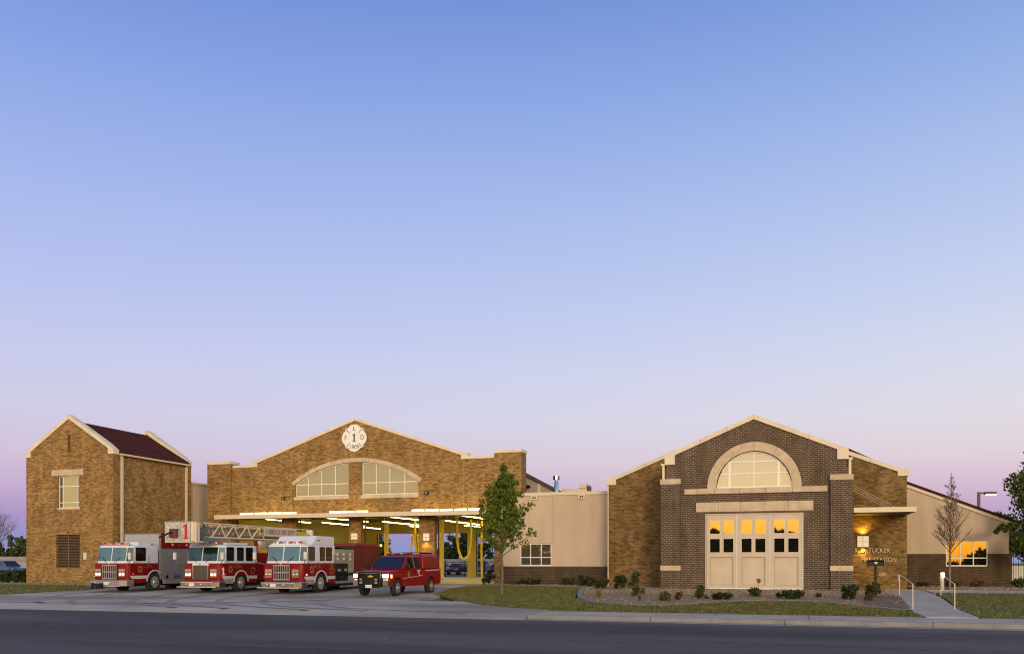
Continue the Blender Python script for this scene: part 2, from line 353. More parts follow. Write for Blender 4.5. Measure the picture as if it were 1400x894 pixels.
def figure_one(name, h, mat, parent, loc, ext=.004, rot=None, local=True):
    p = [(-.26, -.5), (.26, -.5), (.26, -.44), (.12, -.41), (.12, .5), (.03, .5), (-.24, .33), (-.24, .27), (-.08, .30), (-.08, -.41), (-.26, -.44)]
    o = MB().prism([(x*h, z*h) for x, z in p], -ext, ext).build(name, mat, parent, local=True)
    o.location = Vector(loc)-(Vector((0, 0, 0)) if local else root_loc(parent)); o.rotation_euler = rot or (0, 0, 0); return o
# ------------------------------------------------------------------ ground, street, paving
gm = MB(); ys = [-900, 28.2, 28.3, 31, 46, 1500]; zs = [-.62, -.62, -.42, -.42, -.14, -.14]
gm.add([(x, y, z) for y, z in zip(ys, zs) for x in (-1500, 1500)], [(2*i, 2*i+1, 2*i+3, 2*i+2) for i in range(len(ys)-1)])
gm.build('ground', soil, kind='structure')
MB().box(-400, 400, 2, 28.0, -.6, -.42).build('street', asphalt, kind='structure')
wl = M('worn_lane_paint', (.058, .050, .052), (.13, .085, .055), sc=1.3, rough=.8, detail=8, stretch=(.3, 1, 1), lo=.5, hi=.75)
MB().box(-60, -4, 17.42, 17.60, -.43, -.4165).build('lane_line', wl, kind='structure')
kerbc = M('kerb_concrete', (.205, .195, .205), (.265, .25, .255), sc=1.5, rough=.9, detail=8)
tarm = M('crack_sealant', (.022, .021, .024), rough=.5)
def tar(pts, w):
    mb = MB(); p = bez(pts, 5)
    for (xa, ya), (xb, yb) in zip(p[:-1], p[1:]):
        nx, ny = -(yb-ya), xb-xa; l = math.hypot(nx, ny); nx, ny = nx/l*w, ny/l*w
        mb.add([(xa-nx, ya-ny, -.4155), (xb-nx, yb-ny, -.4155), (xb+nx, yb+ny, -.4155), (xa+nx, ya+ny, -.4155)], [(0, 1, 2, 3)])
    return mb
sealm = MB()
for pts, w in [([(-32, 25.1), (-22, 24.6), (-12, 25.0), (-3, 24.7), (9, 25.1)], .05), ([(-9, 21.5), (-3, 21.9), (3, 21.4), (9, 21.8)], .05), ([(-26, 21.6), (-18, 21.3), (-12, 21.7)], .06)]:
    t_ = tar(pts, w); sealm.add(t_.v, t_.f)
sealm.build('crack_seal', tarm, kind='structure', fix=False)
cov = MB().lathe([(.0, 0), (.16, 0), (.16, .012), (.12, .016), (0, .016)], (-9.86, 20.0, -.42), 'z', 18)
top_mesh(cov, 'valve_cover', M('rusty_iron', (.14, .065, .03), (.20, .10, .05), sc=14, rough=.8), 'small round rusty orange valve cover set flush in the street', 'valve cover')
drv = thing('driveway', (-30, 42, -.2), kind='structure')
xs = [-66, -60, -54.8, -49.6, -44.4, -39.9, -35.2, -30.5, -25.8, -21.1, -16.4, -12, -8.6]
yb = [28.02, 31, 35.6, 40.8, 46, 51.4, 57.1]
for i in range(len(xs)-1):
    for j in range(len(yb)-1):
        if xs[i] < -40 and yb[j] >= 35: continue
        if xs[i] >= -17 and yb[j] >= 35: continue
        j_ = .012; x0, x1, y0, y1 = xs[i]+j_, xs[i+1]-j_, yb[j]+(j_ if j else 0), yb[j+1]-j_
        zf = lambda y: gz(y) if y > 29 else (-.415 if y < 28.1 else gz(y))
        yy = [y0, 28.9, y1] if j == 0 else [y0, y1]
        mb = MB(); dz = random.uniform(-.004, .004)
        for a, b in zip(yy[:-1], yy[1:]):
            za, zb2 = (zf(a)+dz, zf(b)+dz) if not (j == 0 and a == y0) else (-.414, gz(b)+dz)
            mb.add([(x0, a, za), (x1, a, za), (x1, b, zb2), (x0, b, zb2), (x0, a, -.5), (x1, a, -.5), (x1, b, -.5), (x0, b, -.5)], [(0, 1, 2, 3), (0, 4, 5, 1), (1, 5, 6, 2), (2, 6, 7, 3), (3, 7, 4, 0)])
        mb.build('slab', concrete, drv)
tmk = M('tyre_mark', (.215, .185, .172), (.34, .305, .285), sc=2.5, rough=.85, detail=8); tms = MB()
for pts, w in [([(-37, 44), (-36.9, 38), (-35, 33), (-31, 29.5)], .16), ([(-34.6, 43), (-34.4, 37), (-32.4, 32.5), (-28.6, 29.0)], .16), ([(-31.2, 44), (-31, 37), (-28.5, 32), (-23.5, 28.8)], .18), ([(-28.9, 44), (-28.6, 36.6), (-26, 31.6), (-21, 28.8)], .18),
               ([(-26.2, 44), (-26, 36), (-23, 31.5), (-17.4, 28.8)], .16), ([(-24, 44), (-23.7, 36), (-20.6, 31.4), (-15, 28.9)], .16), ([(-20.3, 40), (-19.9, 34), (-16.5, 30.4), (-11, 28.9)], .14), ([(-40, 30.5), (-33, 30.2), (-26, 31.6), (-20, 35)], .2)]:
    p = bez(pts, 8)
    for (xa, ya), (xb, yb2) in zip(p[:-1], p[1:]):
        nx, ny = -(yb2-ya), xb-xa; l = math.hypot(nx, ny); nx, ny = nx/l*w, ny/l*w
        tms.add([(xa-nx, ya-ny, gz(ya)+.010), (xb-nx, yb2-ny, gz(yb2)+.010), (xb+nx, yb2+ny, gz(yb2)+.010), (xa+nx, ya+ny, gz(ya)+.010)], [(0, 1, 2, 3)])
tms.build('tyre_marks', tmk, kind='structure', fix=False)
# kerb, gutter, sidewalk right of the driveway: cast sections with open joints
kerb = thing('kerb', (-8.6, 28.6, -.4), kind='structure'); gut = thing('gutter', (-8.6, 28.2, -.42), kind='structure'); swk = thing('sidewalk', (-8.6, 29.8, -.27), kind='structure')
x = -8.6; k = 0
while x < 24:
    w = 4.25 if x < 9 else 7
    MB().prism([(28.5, -.45), (28.53, -.29), (28.56, -.268), (28.66, -.266), (28.66, -.5), (28.5, -.5)], x+.012, x+w-.012, 'x').build('kerb_section', kerbc, kerb)
    MB().box(x+.012, x+w-.012, 28.005, 28.495, -.5, -.412).build('gutter_section', kerbc, gut)
    x += w
x = -8.5
while x < 24:
    w = 3.05 if x < 10 else 5
    MB().box(x+.012, x+w-.012, 28.685, 30.95, -.4, -.268).build('paving_slab', walkc, swk)
    x += w
# lawns, beds
lawn_left = [(-17.0, 40.2), (-18.4, 45.9), (-19.0, 50.2), (-18.0, 52.2), (-14.6, 52.0), (-11.7, 49.6), (-10.3, 42.9), (-9.5, 39.2), (-8.6, 36.7), (-7.5, 35.1), (-5.9, 34.1)]
lawn_left += [(-4.5, 34.4), (-3.4, 35.7), (-2.0, 37.7), (-.55, 38.3), (.95, 37.9), (1.95, 36.5), (2.9, 35.1), (4.05, 33.2), (4.25, 31.4), (4.2, 30.95)]
lawn_left += bez([(1, 30.93), (-5.5, 30.9), (-7.2, 30.95), (-8.5, 31.35), (-9.8, 32.0), (-11.4, 33.1), (-13.1, 34.8), (-14.6, 36.8), (-15.6, 38.5)], 3)
drape(lawn_left, .03, .1).build('lawn', lawnsoil, kind='structure')
lawn_right = [(6.9, 46.6), (6.45, 40), (5.95, 35), (5.9, 30.97), (30, 30.97), (30, 47.0)]
drape(lawn_right, .03, .1).build('lawn', lawnsoil, kind='structure')
lawn_tower = [(-40.1, 35.7), (-39.6, 40.6), (-41.0, 44.2), (-46, 45.6), (-70, 45.8), (-70, 35.7)]
drape(lawn_tower, .03, .1).build('lawn', lawnsoil, kind='structure')
edge = bez([(-11.7, 50.6), (-10.12, 42.9), (-9.2, 39.2), (-8.2, 36.6), (-7.2, 35.3), (-5.8, 34.25), (-4.5, 34.55), (-3.37, 35.95), (-2.02, 37.95), (-.53, 38.55), (.95, 38.15), (2.02, 36.75), (2.98, 35.27), (4.1, 33.4)], 5)
em = MB()
for (xa, ya), (xb, yb_) in zip(edge[:-1], edge[1:]):
    nx, ny = -(yb_-ya), xb-xa; l = math.hypot(nx, ny); nx, ny = nx/l*.13, ny/l*.13
    za, zb2 = gz(ya)+.075, gz(yb_)+.075
    em.add([(xa-nx, ya-ny, za), (xb-nx, yb_-ny, zb2), (xb+nx, yb_+ny, zb2), (xa+nx, ya+ny, za), (xa-nx, ya-ny, za-.2), (xb-nx, yb_-ny, zb2-.2), (xb+nx, yb_+ny, zb2-.2), (xa+nx, ya+ny, za-.2)],
           [(0, 1, 2, 3), (0, 4, 5, 1), (2, 6, 7, 3)])
em.build('garden_edging', kerbc, kind='structure')
bed = [p for p in edge]+[(4.4, 35.5), (4.85, 42.3), (5.05, 52.9), (-11.7, 55.3)]
drape(bed, .035, .1).build('gravel_bed', gravelm, kind='structure')
drape([(2.9, 36.2), (4.1, 34.2), (4.28, 35.5), (4.8, 42.2), (4.2, 43.6), (3.2, 41)], .055, .1).build('mulch_bed', mulch, kind='structure')
drape([(-19.2, 52.6), (-17.8, 52.3), (-14.6, 52.1), (-11.8, 50), (-11.75, 55.3), (-19.3, 55.3)], .03, .1).build('gravel_bed', gravelm, kind='structure')
drape([(-70, 45.9), (-46, 45.7), (-41.0, 44.3), (-39.8, 42), (-39.9, 46), (-43.0, 47.9), (-70, 47.9)], .02, .1).build('gravel_bed', gravelm, kind='structure')
ww = thing('walkway', (5.5, 40, -.2), kind='structure')
wlft = [(5.05, 52.8), (4.85, 42.3), (4.5, 38), (4.2, 34.3), (4.25, 31.3), (4.3, 30.97)]; wrgt = [(6.9, 52.8), (6.5, 42.3), (6.15, 38), (5.9, 34.6), (5.88, 31.3), (5.86, 30.97)]
for i in range(len(wlft)-1):
    a, b, c, d = wlft[i], wrgt[i], wrgt[i+1], wlft[i+1]; e = .012
    drape([(d[0], d[1]+e), (c[0], c[1]+e), (b[0], b[1]-e), (a[0], a[1]-e)], .03, .2).build('slab', walkc, ww)
for i in range(5):
    drape([(6.95+i*2.6, 47.1), (9.53+i*2.6, 47.1), (9.53+i*2.6, 52.2), (6.95+i*2.6, 52.2)], .03, .2).build('slab', walkc, ww)
drape([(6.95, 52.25), (20, 52.25), (20, 59.5), (6.95, 59.5)], .02, .1).build('gravel_bed', gravelm, kind='structure')
# grass blades and pebbles
def blades(polys, n, h):
    mb = MB(); P = []
    for poly, share in polys:
        xs_ = [p[0] for p in poly]; ys_ = [p[1] for p in poly]; c = 0
        x0, x1 = max(min(xs_), -52), min(max(xs_), 16)
        while c < n*share:
            p = (random.uniform(x0, x1), random.uniform(min(ys_), max(ys_)))
            if inside(p, poly): P.append(p); c += 1
    for (x_, y_) in P:
        a = random.uniform(0, 6.28); w = random.uniform(.012, .03); hh = h*random.uniform(.5, 1.3); z = gz(y_)+.028
        dx, dy = math.cos(a)*w, math.sin(a)*w; lx, ly = random.uniform(-.04, .04), random.uniform(-.04, .04)
        k = len(mb.v); mb.v += [(x_-dx, y_-dy, z), (x_+dx, y_+dy, z), (x_+lx, y_+ly, z+hh)]; mb.f.append((k, k+1, k+2))
    return mb
blades([(lawn_left, .68), (lawn_right, .22), (lawn_tower, .10)], 90000, .06).build('grass', grassm, kind='stuff', fix=False)
def pebbles(poly, n, lo=.03, hi=.09, test=None):
    mb = MB(); c = 0; xs_ = [p[0] for p in poly]; ys_ = [p[1] for p in poly]
    while c < n:
        p = (random.uniform(min(xs_), max(xs_)), random.uniform(min(ys_), max(ys_)))
        if not inside(p, poly) or (test and random.random() > test(p)): continue
        c += 1; r = random.uniform(lo, hi); z = gz(p[1])+.035; k = len(mb.v); a = random.uniform(0, 3.14)
        f = random.uniform(.5, .8); q = [(math.cos(a+i*1.2566)*r*random.uniform(.8, 1.2), math.sin(a+i*1.2566)*r*random.uniform(.7, 1.1)) for i in range(5)]
        mb.v += [(p[0]+u, p[1]+v, z-.01) for u, v in q]+[(p[0]+u*.75, p[1]+v*.75, z+r*f*.7) for u, v in q]+[(p[0], p[1], z+r*f)]
        mb.f += [(k+i, k+(i+1) % 5, k+5+(i+1) % 5, k+5+i) for i in range(5)]+[(k+5+i, k+5+(i+1) % 5, k+10) for i in range(5)]
    return mb
pb = pebbles(bed, 8000, .025, .085, lambda p: 1 if p[1] > 43 else .06)
p2 = pebbles([(6.95, 53.5), (13.5, 53.5), (13.5, 59.4), (6.95, 59.4)], 900, .04, .11); pb.add(p2.v, p2.f)
p2 = pebbles([(-56, 46.0), (-46, 45.8), (-41.2, 44.5), (-43.0, 47.8), (-56, 47.8)], 1500, .04, .11); pb.add(p2.v, p2.f)
p2 = pebbles([(-19.0, 53), (-11.8, 52), (-11.8, 55.2), (-19, 55.2)], 600, .04, .10); pb.add(p2.v, p2.f)
pb.build('pebbles', rockm, kind='stuff', fix=False)
# ------------------------------------------------------------------ building helpers
def rake(parent, xa, za, xb, zb, th, y0, y1, n, mat=stone_light, name='coping_stone'):
    for i in range(n):
        t0, t1 = i/n, (i+1)/n; e = .006/max(abs(xb-xa), .01); t0 += e if i else 0; t1 -= e if i < n-1 else 0
        p = lambda t: (xa+(xb-xa)*t, za+(zb-za)*t)
        a, b = p(t0), p(t1)
        MB().prism([a, b, (b[0], b[1]+th), (a[0], a[1]+th)], y0, y1).build(name, mat, parent)
def blocks(parent, x0, x1, z0, z1, y0, y1, fr, mat=stone, name='stone_block', bevel=0):
    fr = [0]+list(fr)+[1]
    for a, b in zip(fr[:-1], fr[1:]):
        MB().box(x0+(x1-x0)*a+(.008 if a else 0), x0+(x1-x0)*b-(.008 if b < 1 else 0), y0, y1, z0, z1).build(name, mat, parent)
def window(parent, x0, x1, z0, z1, y, cols, rows, pane, w=.06, fm=None, depth=.1, arch=None, name='window', pick=None):
    """frame with mullions as one part, each pane a sub-part; arch(x) gives the height of a curved head"""
    fm = fm or white_frame; mb = MB(); cols = list(cols); rows = list(rows)
    top = (lambda x: z1) if arch is None else arch
    if arch is None:
        mb.box(x0, x1, y, y+depth, z0, z0+w); mb.box(x0, x1, y, y+depth, z1-w, z1)
        mb.box(x0, x0+w, y, y+depth, z0+w, z1-w); mb.box(x1-w, x1, y, y+depth, z0+w, z1-w)
    else:
        n = 14; X = [x0+(x1-x0)*i/n for i in range(n+1)]
        for a, b in zip(X[:-1], X[1:]): mb.prism([(a, top(a)-w), (b, top(b)-w), (b, top(b)), (a, top(a))], y, y+depth)
        mb.box(x0, x1, y, y+depth, z0, z0+w)
        for xa in (x0, x1-w):
            t = min(top(xa), top(xa+w))-w*.5
            if t > z0+w: mb.box(xa, xa+w, y+.002, y+depth-.002, z0+w, t)
    hw = w*.42
    for c in cols:
        ww_ = hw
        if isinstance(c, tuple): c, ww_ = c
        mb.box(c-ww_, c+ww_, y+.01, y+depth-.01, z0+w, top(c)-w*.6)
    for r in rows:
        if arch is None: mb.box(x0+w, x1-w, y+.015, y+depth-.015, r-hw, r+hw)
        else:
            xs_ = [x0+(x1-x0)*i/200 for i in range(201) if top(x0+(x1-x0)*i/200) > r+w*.5]
            if xs_: mb.box(min(xs_), max(xs_), y+.015, y+depth-.015, r-hw, r+hw)
    fr = mb.build(name, fm, parent)
    cx = [x0]+[c[0] if isinstance(c, tuple) else c for c in cols]+[x1]; rz_ = [z0]+rows+[z1 if arch is None else 99]
    for i in range(len(cx)-1):
        for j in range(len(rz_)-1):
            a, b, lo, hi = cx[i]+.01, cx[i+1]-.01, rz_[j]+.01, rz_[j+1]-.01
            if arch is None: poly = [(a, lo), (b, lo), (b, hi), (a, hi)]
            else:
                q = [(a+(b-a)*k/8, min(hi, top(a+(b-a)*k/8)-.02)) for k in range(9)]
                q = [p for p in q if p[1] > lo+.02]
                if len(q) < 2: continue
                poly = [(q[0][0], lo), (q[-1][0], lo)]+q[::-1]
            pm = pane if pick is None else (pick(i, j) or pane)
            MB().prism(poly, y+depth*.5-.006, y+depth*.5+.006).build('pane', pm, fr)
    return fr
# ------------------------------------------------------------------ training tower (left)
TX0, TX1, TY0, TY1 = -51.82, -44.15, 47.9, 56.0; TC = (TX0+TX1)/2
tower = thing('brick_tower', (TC, 52, 0), 'tall gabled tan brick tower with dark red roof at the far left', 'tower')
gab = [(TX0, 0), (TX1, 0), (TX1, 8.98), (TX1-.42, 8.98), (TX1-.42, 9.38), (TC, 11.56), (TX0+.42, 9.38), (TX0+.42, 8.98), (TX0, 8.98)]
wx0, wx1, wz0, wz1 = -48.98, -47.04, 5.32, 7.60; lx0, lx1, lz0, lz1 = -49.11, -47.04, 1.14, 3.46
rect = lambda a, b, c, d: [(a, c), (b, c), (b, d), (a, d)]
MB().prism(gab, TY0, TY0+.42, holes=[rect(wx0, wx1, wz0, wz1), rect(lx0, lx1, lz0, lz1), rect(TC-.1, TC+.1, 9.24, 10.42)]).build('front_wall', tan, tower)
MB().prism(gab, TY1-.4, TY1).build('rear_wall', tan, tower)
MB().box(TX1-.4, TX1-.06, TY0+.42, TY1-.4, 0, 9.02).build('side_wall', tan, tower)
MB().box(TX0+.06, TX0+.4, TY0+.42, TY1-.4, 0, 9.02).build('side_wall', tan, tower)
for y0, y1 in ((TY0-.05, TY0+.47), (TY1-.45, TY1+.05)):
    for sx in (-1, 1):
        xe = TC+sx*(TX1-TC); xi = xe-sx*.42
        rake(tower, xi, 9.385, TC+sx*.006, 11.565, .30, y0, y1, 3)
        MB().prism([(xi-sx*.006, 8.985), (xe+sx*.06, 8.985), (xe+sx*.06, 9.30), (xi-sx*.006, 9.66)] if True else [], y0-.005, y1+.005).build('kneeler_stone', stone_light, tower)
for sx in (-1, 1):
    xe = TC+sx*(TX1-TC-.04+.25)
    r_ = MB().prism([(TC, 11.36), (xe, 9.06), (xe, 9.18), (TC, 11.50)], TY0+.48, TY1-.46).build('roof', roofred, tower)
    MB().box(min(xe-sx*.13, xe+sx*.06), max(xe-sx*.13, xe+sx*.06), TY0+.475, TY1-.455, 8.94, 9.055).build('gutter', cream, tower)
for y in (48.62, 55.35):
    MB().box(TX1-.055, TX1+.07, y, y+.16, .15, 8.935).build('downspout', cream, tower)
blocks(tower, -49.5, -46.72, 7.605, 8.02, TY0-.05, TY0+.3, [], mat=stone, name='window_lintel')
window(tower, wx0, wx1, wz0, wz1, TY0+.12, [-48.62, -47.32], [5.72, 6.86], lightpane, w=.07, pick=lambda i, j: None if i == 1 else darkglass)
MB().box(wx0-.03, wx1+.03, TY0-.03, TY0+.3, wz0-.09, wz0-.003).build('window_sill', stone, tower)
lou = MB().box(lx0, lx1, TY0+.30, TY0+.36, lz0, lz1); lv = MB()
lou.build('louvre_frame', M('brown_louvre', (.15, .105, .075), (.20, .14, .10), sc=6, rough=.7), tower)
for i in range(21): lv.prism([(TY0+.05, lz0+.02+i*.11), (TY0+.28, lz0+.07+i*.11), (TY0+.28, lz0+.095+i*.11), (TY0+.05, lz0+.045+i*.11)], lx0+.01, lx1-.01, 'x')
lv.box(-48.10, -48.05, TY0+.035, TY0+.045, lz0, lz1)
lv.build('louvre_slats', MATS['brown_louvre'], tower, kind='stuff')
MB().box(TC-.1, TC+.1, TY0+.2, TY0+.3, 9.24, 10.42).build('slot_panel', M('slot_brown', (.13, .05, .022), rough=.8), tower)
MB().box(TX0+.4, TX1-.4, TY0+.8, TY0+.86, 4.9, 8.0).build('inner_wall', M('tower_inside', (.3, .27, .18), rough=.8), tower)
# stucco connector between tower and bay hall
con = thing('stucco_connector', (-47, 57, 0), 'plain beige stucco wall joining the brick tower to the bay hall', 'wall')
MB().box(-50, -44.3, 56.06, 58.6, 0, 7.62).build('wall', stucco, con); MB().box(-50.05, -44.22, 56.06, 58.65, 7.625, 7.78).build('coping', cream, con)
# ------------------------------------------------------------------ apparatus bay hall
GY = 57.2; GC = -30.58
hall = thing('bay_hall', (GC, 70, 0), 'long tan brick drive-through bay hall with low gable and white cross emblem', 'fire station')
AR, AZ = 9.13, 9.25-9.41
arch = lambda x: AZ+math.sqrt(max(AR**2-(x-GC)**2, 0))
def arched(x0, x1, z0): return [(x0, z0), (x1, z0)]+[(x1+(x0-x1)*k/16, arch(x1+(x0-x1)*k/16)) for k in range(17)]
W1 = (-35.66, -31.12, 6.5); W2 = (-30.05, -25.50, 6.5)
bays = [(-41.25, -36.87), (-35.62, -31.12), (-30.12, -25.45), (-24.22, -19.6)]
prof = [(-43.2, 0)]
for a, b in bays: prof += [(a, 0), (a, 4.85), (b, 4.85), (b, 0)]
prof += [(-17.8, 0), (-17.8, 8.86), (-22.15, 8.86), (-22.15, 9.16), (GC, 12.02), (-39.0, 9.16), (-39.0, 8.86), (-43.2, 8.86)]
MB().prism(prof, GY, GY+.45, holes=[arched(*W1), arched(*W2)]).build('front_wall', tan, hall)
for x0, x1 in ((-43.42, -41.28), (-19.6, -17.6)):
    MB().box(x0, x1, GY-.22, GY+.9, 0 if x0 > -30 else 0, 9.16).build('corner_pier', tan, hall)
    MB().box(x0-.05, x1+.05, GY-.27, GY+.95, 9.165, 9.37).build('pier_cap', stone_light, hall)
MB().box(-41.22, -39.05, GY-.05, GY+.5, 8.865, 9.05).build('coping_stone', stone_light, hall)
MB().box(-22.1, -19.66, GY-.05, GY+.5, 8.865, 9.05).build('coping_stone', stone_light, hall)
for sx in (-1, 1):
    xi = GC+sx*8.42
    rake(hall, xi, 9.165, GC+sx*.006, 12.025, .21, GY-.06, GY+.51, 4)
    MB().prism([(xi-sx*.004, 8.87), (xi+sx*.52, 8.87), (xi+sx*.52, 9.3), (xi-sx*.004, 9.42)], GY-.07, GY+.52).build('kneeler_stone', stone_light, hall)
# segmental stone arch in five blocks
th0 = math.asin(5.2/AR)
for i in range(5):
    t0, t1 = -th0+2*th0*i/5+(.001 if i else 0), -th0+2*th0*(i+1)/5-(.001 if i < 4 else 0); p = []
    for k in range(7): t = t0+(t1-t0)*k/6; p.append((GC+AR*math.sin(t), AZ+AR*math.cos(t)))
    for k in range(7): t = t1+(t0-t1)*k/6; p.append((GC+(AR+.30)*math.sin(t), AZ+(AR+.30)*math.cos(t)))
    MB().prism(p, GY-.05, GY+.2).build('arch_stone', stone, hall)
for (x0, x1, z0) in (W1, W2):
    MB().box(x0-.06, x1+.06, GY-.06, GY+.25, z0-.26, z0-.004).build('window_sill', stone, hall)
    n = 4; cs = [x0+(x1-x0)*k/n for k in range(1, n)]
    if x0 < -33: cs = [-34.62, -33.48, -32.32]
    else: cs = [-28.92, -27.82, -26.62]
    window(hall, x0, x1, z0, 9, GY+.14, cs, [7.40], bayarch, w=.08, fm=white_frame, arch=arch)
MB().box(-42.9, -18.2, GY+.6, GY+.7, 5.0, 8.6).build('inner_wall', M('inside_tan', (.3, .26, .15), rough=.9), hall)
# canopy slab over the doors with fascia
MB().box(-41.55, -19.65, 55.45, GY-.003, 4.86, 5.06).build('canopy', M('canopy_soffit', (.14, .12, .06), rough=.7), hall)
MB().box(-41.6, -19.6, 55.38, 55.445, 4.80, 5.11).build('canopy_fascia', cream, hall)
MB().box(-41.6, -41.555, 55.45, GY-.003, 4.80, 5.11).build('canopy_fascia', cream, hall); MB().box(-19.645, -19.6, 55.45, GY-.003, 4.80, 5.11).build('canopy_fascia', cream, hall)
# interior
RY = 82
MB().box(-43.15, -42.9, GY+.46, RY, 0, 6.4).build('side_wall', interior, hall)
MB().box(-18.1, -17.85, GY+.46, RY, 0, 6.4).build('side_wall', interior, hall)
rp = [(-43.15, 0)]
for a, b in bays: rp += [(a, 0), (a, 4.5), (b, 4.5), (b, 0)]
rp += [(-17.85, 0), (-17.85, 6.4), (-43.15, 6.4)]
MB().prism(rp, RY+.004, RY+.4).build('rear_wall', M('rear_wall_yellow', (.50, .40, .12), (.56, .45, .15), sc=.6, rough=.8), hall)
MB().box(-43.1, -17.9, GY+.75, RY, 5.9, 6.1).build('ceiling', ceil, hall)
MB().box(-43.2, -17.8, GY-.0, RY+.4, -.2, .012).build('floor', M('bay_floor', (.46, .39, .26), (.52, .44, .30), sc=.4, rough=.5), hall)
for sx in (-1, 1): MB().prism([(GC, 11.3), (GC+sx*12.55, 7.0), (GC+sx*12.55, 7.15), (GC, 11.45)], GY+.55, RY+.6).build('roof', roofred, hall)
MB().prism([(-43.1, 6.4), (-17.9, 6.4), (-17.9, 7.0), (GC, 11.2), (-43.1, 7.0)], RY+.05, RY+.35).build('rear_gable', stucco, hall)
for y in (64, 70, 76):
    MB().box(-42.85, -18.15, y, y+.25, 5.45, 5.895).build('roof_beam', M('olive_steel', (.15, .125, .05), rough=.6), hall)
for xx in (-36.25, -30.6, -24.83):
    for y in (74,): MB().box(xx-.16, xx+.16, y-.16, y+.16, .013, 5.445).build('column', M('yellow_steel', (.58, .46, .12), (.64, .52, .15), sc=1, rough=.6), hall)
for (a, b) in bays:
    MB().box(a+.05, a+.13, GY+.5, GY+.6, .013, 4.84).build('door_track', bronze, hall); MB().box(b-.13, b-.05, GY+.5, GY+.6, .013, 4.84).build('door_track', bronze, hall)
    MB().box(a+.02, a+.10, RY-.12, RY-.002, .013, 4.49).build('door_track', bronze, hall)
    # sectional door rolled up under the ceiling, its bottom rail just below the head
    for k in range(3): MB().box(a+.2, b-.2, GY+.8+k*1.3, GY+2.05+k*1.3, 5.02, 5.08).build('door_section', cream, hall)
# strip lights hung in the bays, running front to back
nm = {0: 'leftmost', 1: 'second', 2: 'third', 3: 'rightmost'}
def strip(name, x, y0, y1, z, lab):
    t = thing(name, (x, (y0+y1)/2, z), lab, 'strip light', 'strip lights inside the bays')
    MB().box(x-.12, x+.12, y0, y1, z+.07, z+.13).build('housing', cream, t); MB().box(x-.06, x+.06, y0+.05, y1-.05, z+.015, z+.065).build('tube', tube_in, t)
    for y in (y0+.3, y1-.3): MB().box(x-.012, x+.012, y-.012, y+.012, z+.135, 5.895).build('hanger', cream, t)
for i, (a, b) in enumerate(bays):
    wh = nm[i]+' bay'+(' from left' if i in (1, 2) else '')
    strip('strip_light', a+1.0, 59.5, 67.0, 4.98, f'long lit strip light near the front door of the {wh}')
    strip('strip_light', b-1.3, 65.5, 73.5, 4.90, f'long lit strip light midway inside the {wh}')
    strip('strip_light', a+1.6, 74.5, 79.5, 4.90, f'lit strip light farthest back in the {wh}')
# canopy uplights
k = 0
for gi, (a, b, n) in enumerate(((-39.9, -34.9, 4), (-32.2, -28.95, 3), (-25.6, -20.2, 5))):
    for i in range(n):
        x0 = a+(b-a)*i/n+.06; x1 = a+(b-a)*(i+1)/n-.06; gname = ('left-hand', 'middle', 'right-hand')[gi]
        t = thing('canopy_light', ((x0+x1)/2, 56.2, 5.07), f'glowing strip light on the garage canopy, {ORD[i]} from left in the {gname} row', 'strip light', 'strip lights on top of the garage canopy')
        MB().box(x0, x1, 56.12, 56.24, 5.07, 5.13).build('housing', cream, t); MB().box(x0+.03, x1-.03, 56.13, 56.24, 5.135, 5.275).build('tube', tube_e, t)
# wall lights on the piers between the bays
def sconce(x, y, z, w, h, lab, lit, glow=(1, .55, .12)):
    t = thing('wall_sconce', (x, y, z-h/2), lab, 'wall light')
    MB().box(x-w/2, x+w/2, y-.12, y-.005, z-h/2, z+h/2).build('diffuser', opal, t)
    mb = MB().box(x-w/2-.01, x+w/2+.01, y-.14, y-.121, z-.012, z+.012).box(x-.012, x+.012, y-.141, y-.1215, z-h/2, z-.0125).box(x-.012, x+.012, y-.141, y-.1215, z+.0125, z+h/2); mb.build('bar', alum, t)
    for zz, on in ((z-h/2-.03, lit[0]), (z+h/2+.03, lit[1])):
        if not on: continue
        l = bpy.data.lights.new('sconce_lamp', 'SPOT'); l.energy = on; l.color = glow; l.spot_size = R(140); l.spot_blend = 1; l.shadow_soft_size = .05
        o = bpy.data.objects.new('sconce_lamp', l); COL.objects.link(o); o.parent = t; o.location = Vector((x, y-.2, zz))-t.location
        if zz > z: o.rotation_euler = (R(180), 0, 0)
sconce(-30.62, GY, 3.45, .46, .44, 'square white wall light on the middle pier between bays, above the red engine', (12, 0))
sconce(-24.83, GY, 3.35, .44, .52, 'square white wall light on brick pier above the red pickup with orange glow below', (70, 0))
def flood(x, y, z, lab):
    t = thing('security_light', (x, y, z), lab, 'flood light', 'black security lights beside the arched window')
    MB().box(x-.16, x+.16, y-.14, y-.003, z-.12, z+.12).build('housing', black, t, bevel=.02); MB().lathe([(.07, 0), (.07, .02), (0, .02)], (x, y-.145, z), 'y', 14, -1).build('lens', alum, t)
flood(-36.66, GY, 6.40, 'small black security light on brick left of the garage arch window'); flood(-24.83, GY, 6.52, 'small black security light on brick right of the garage arch window')
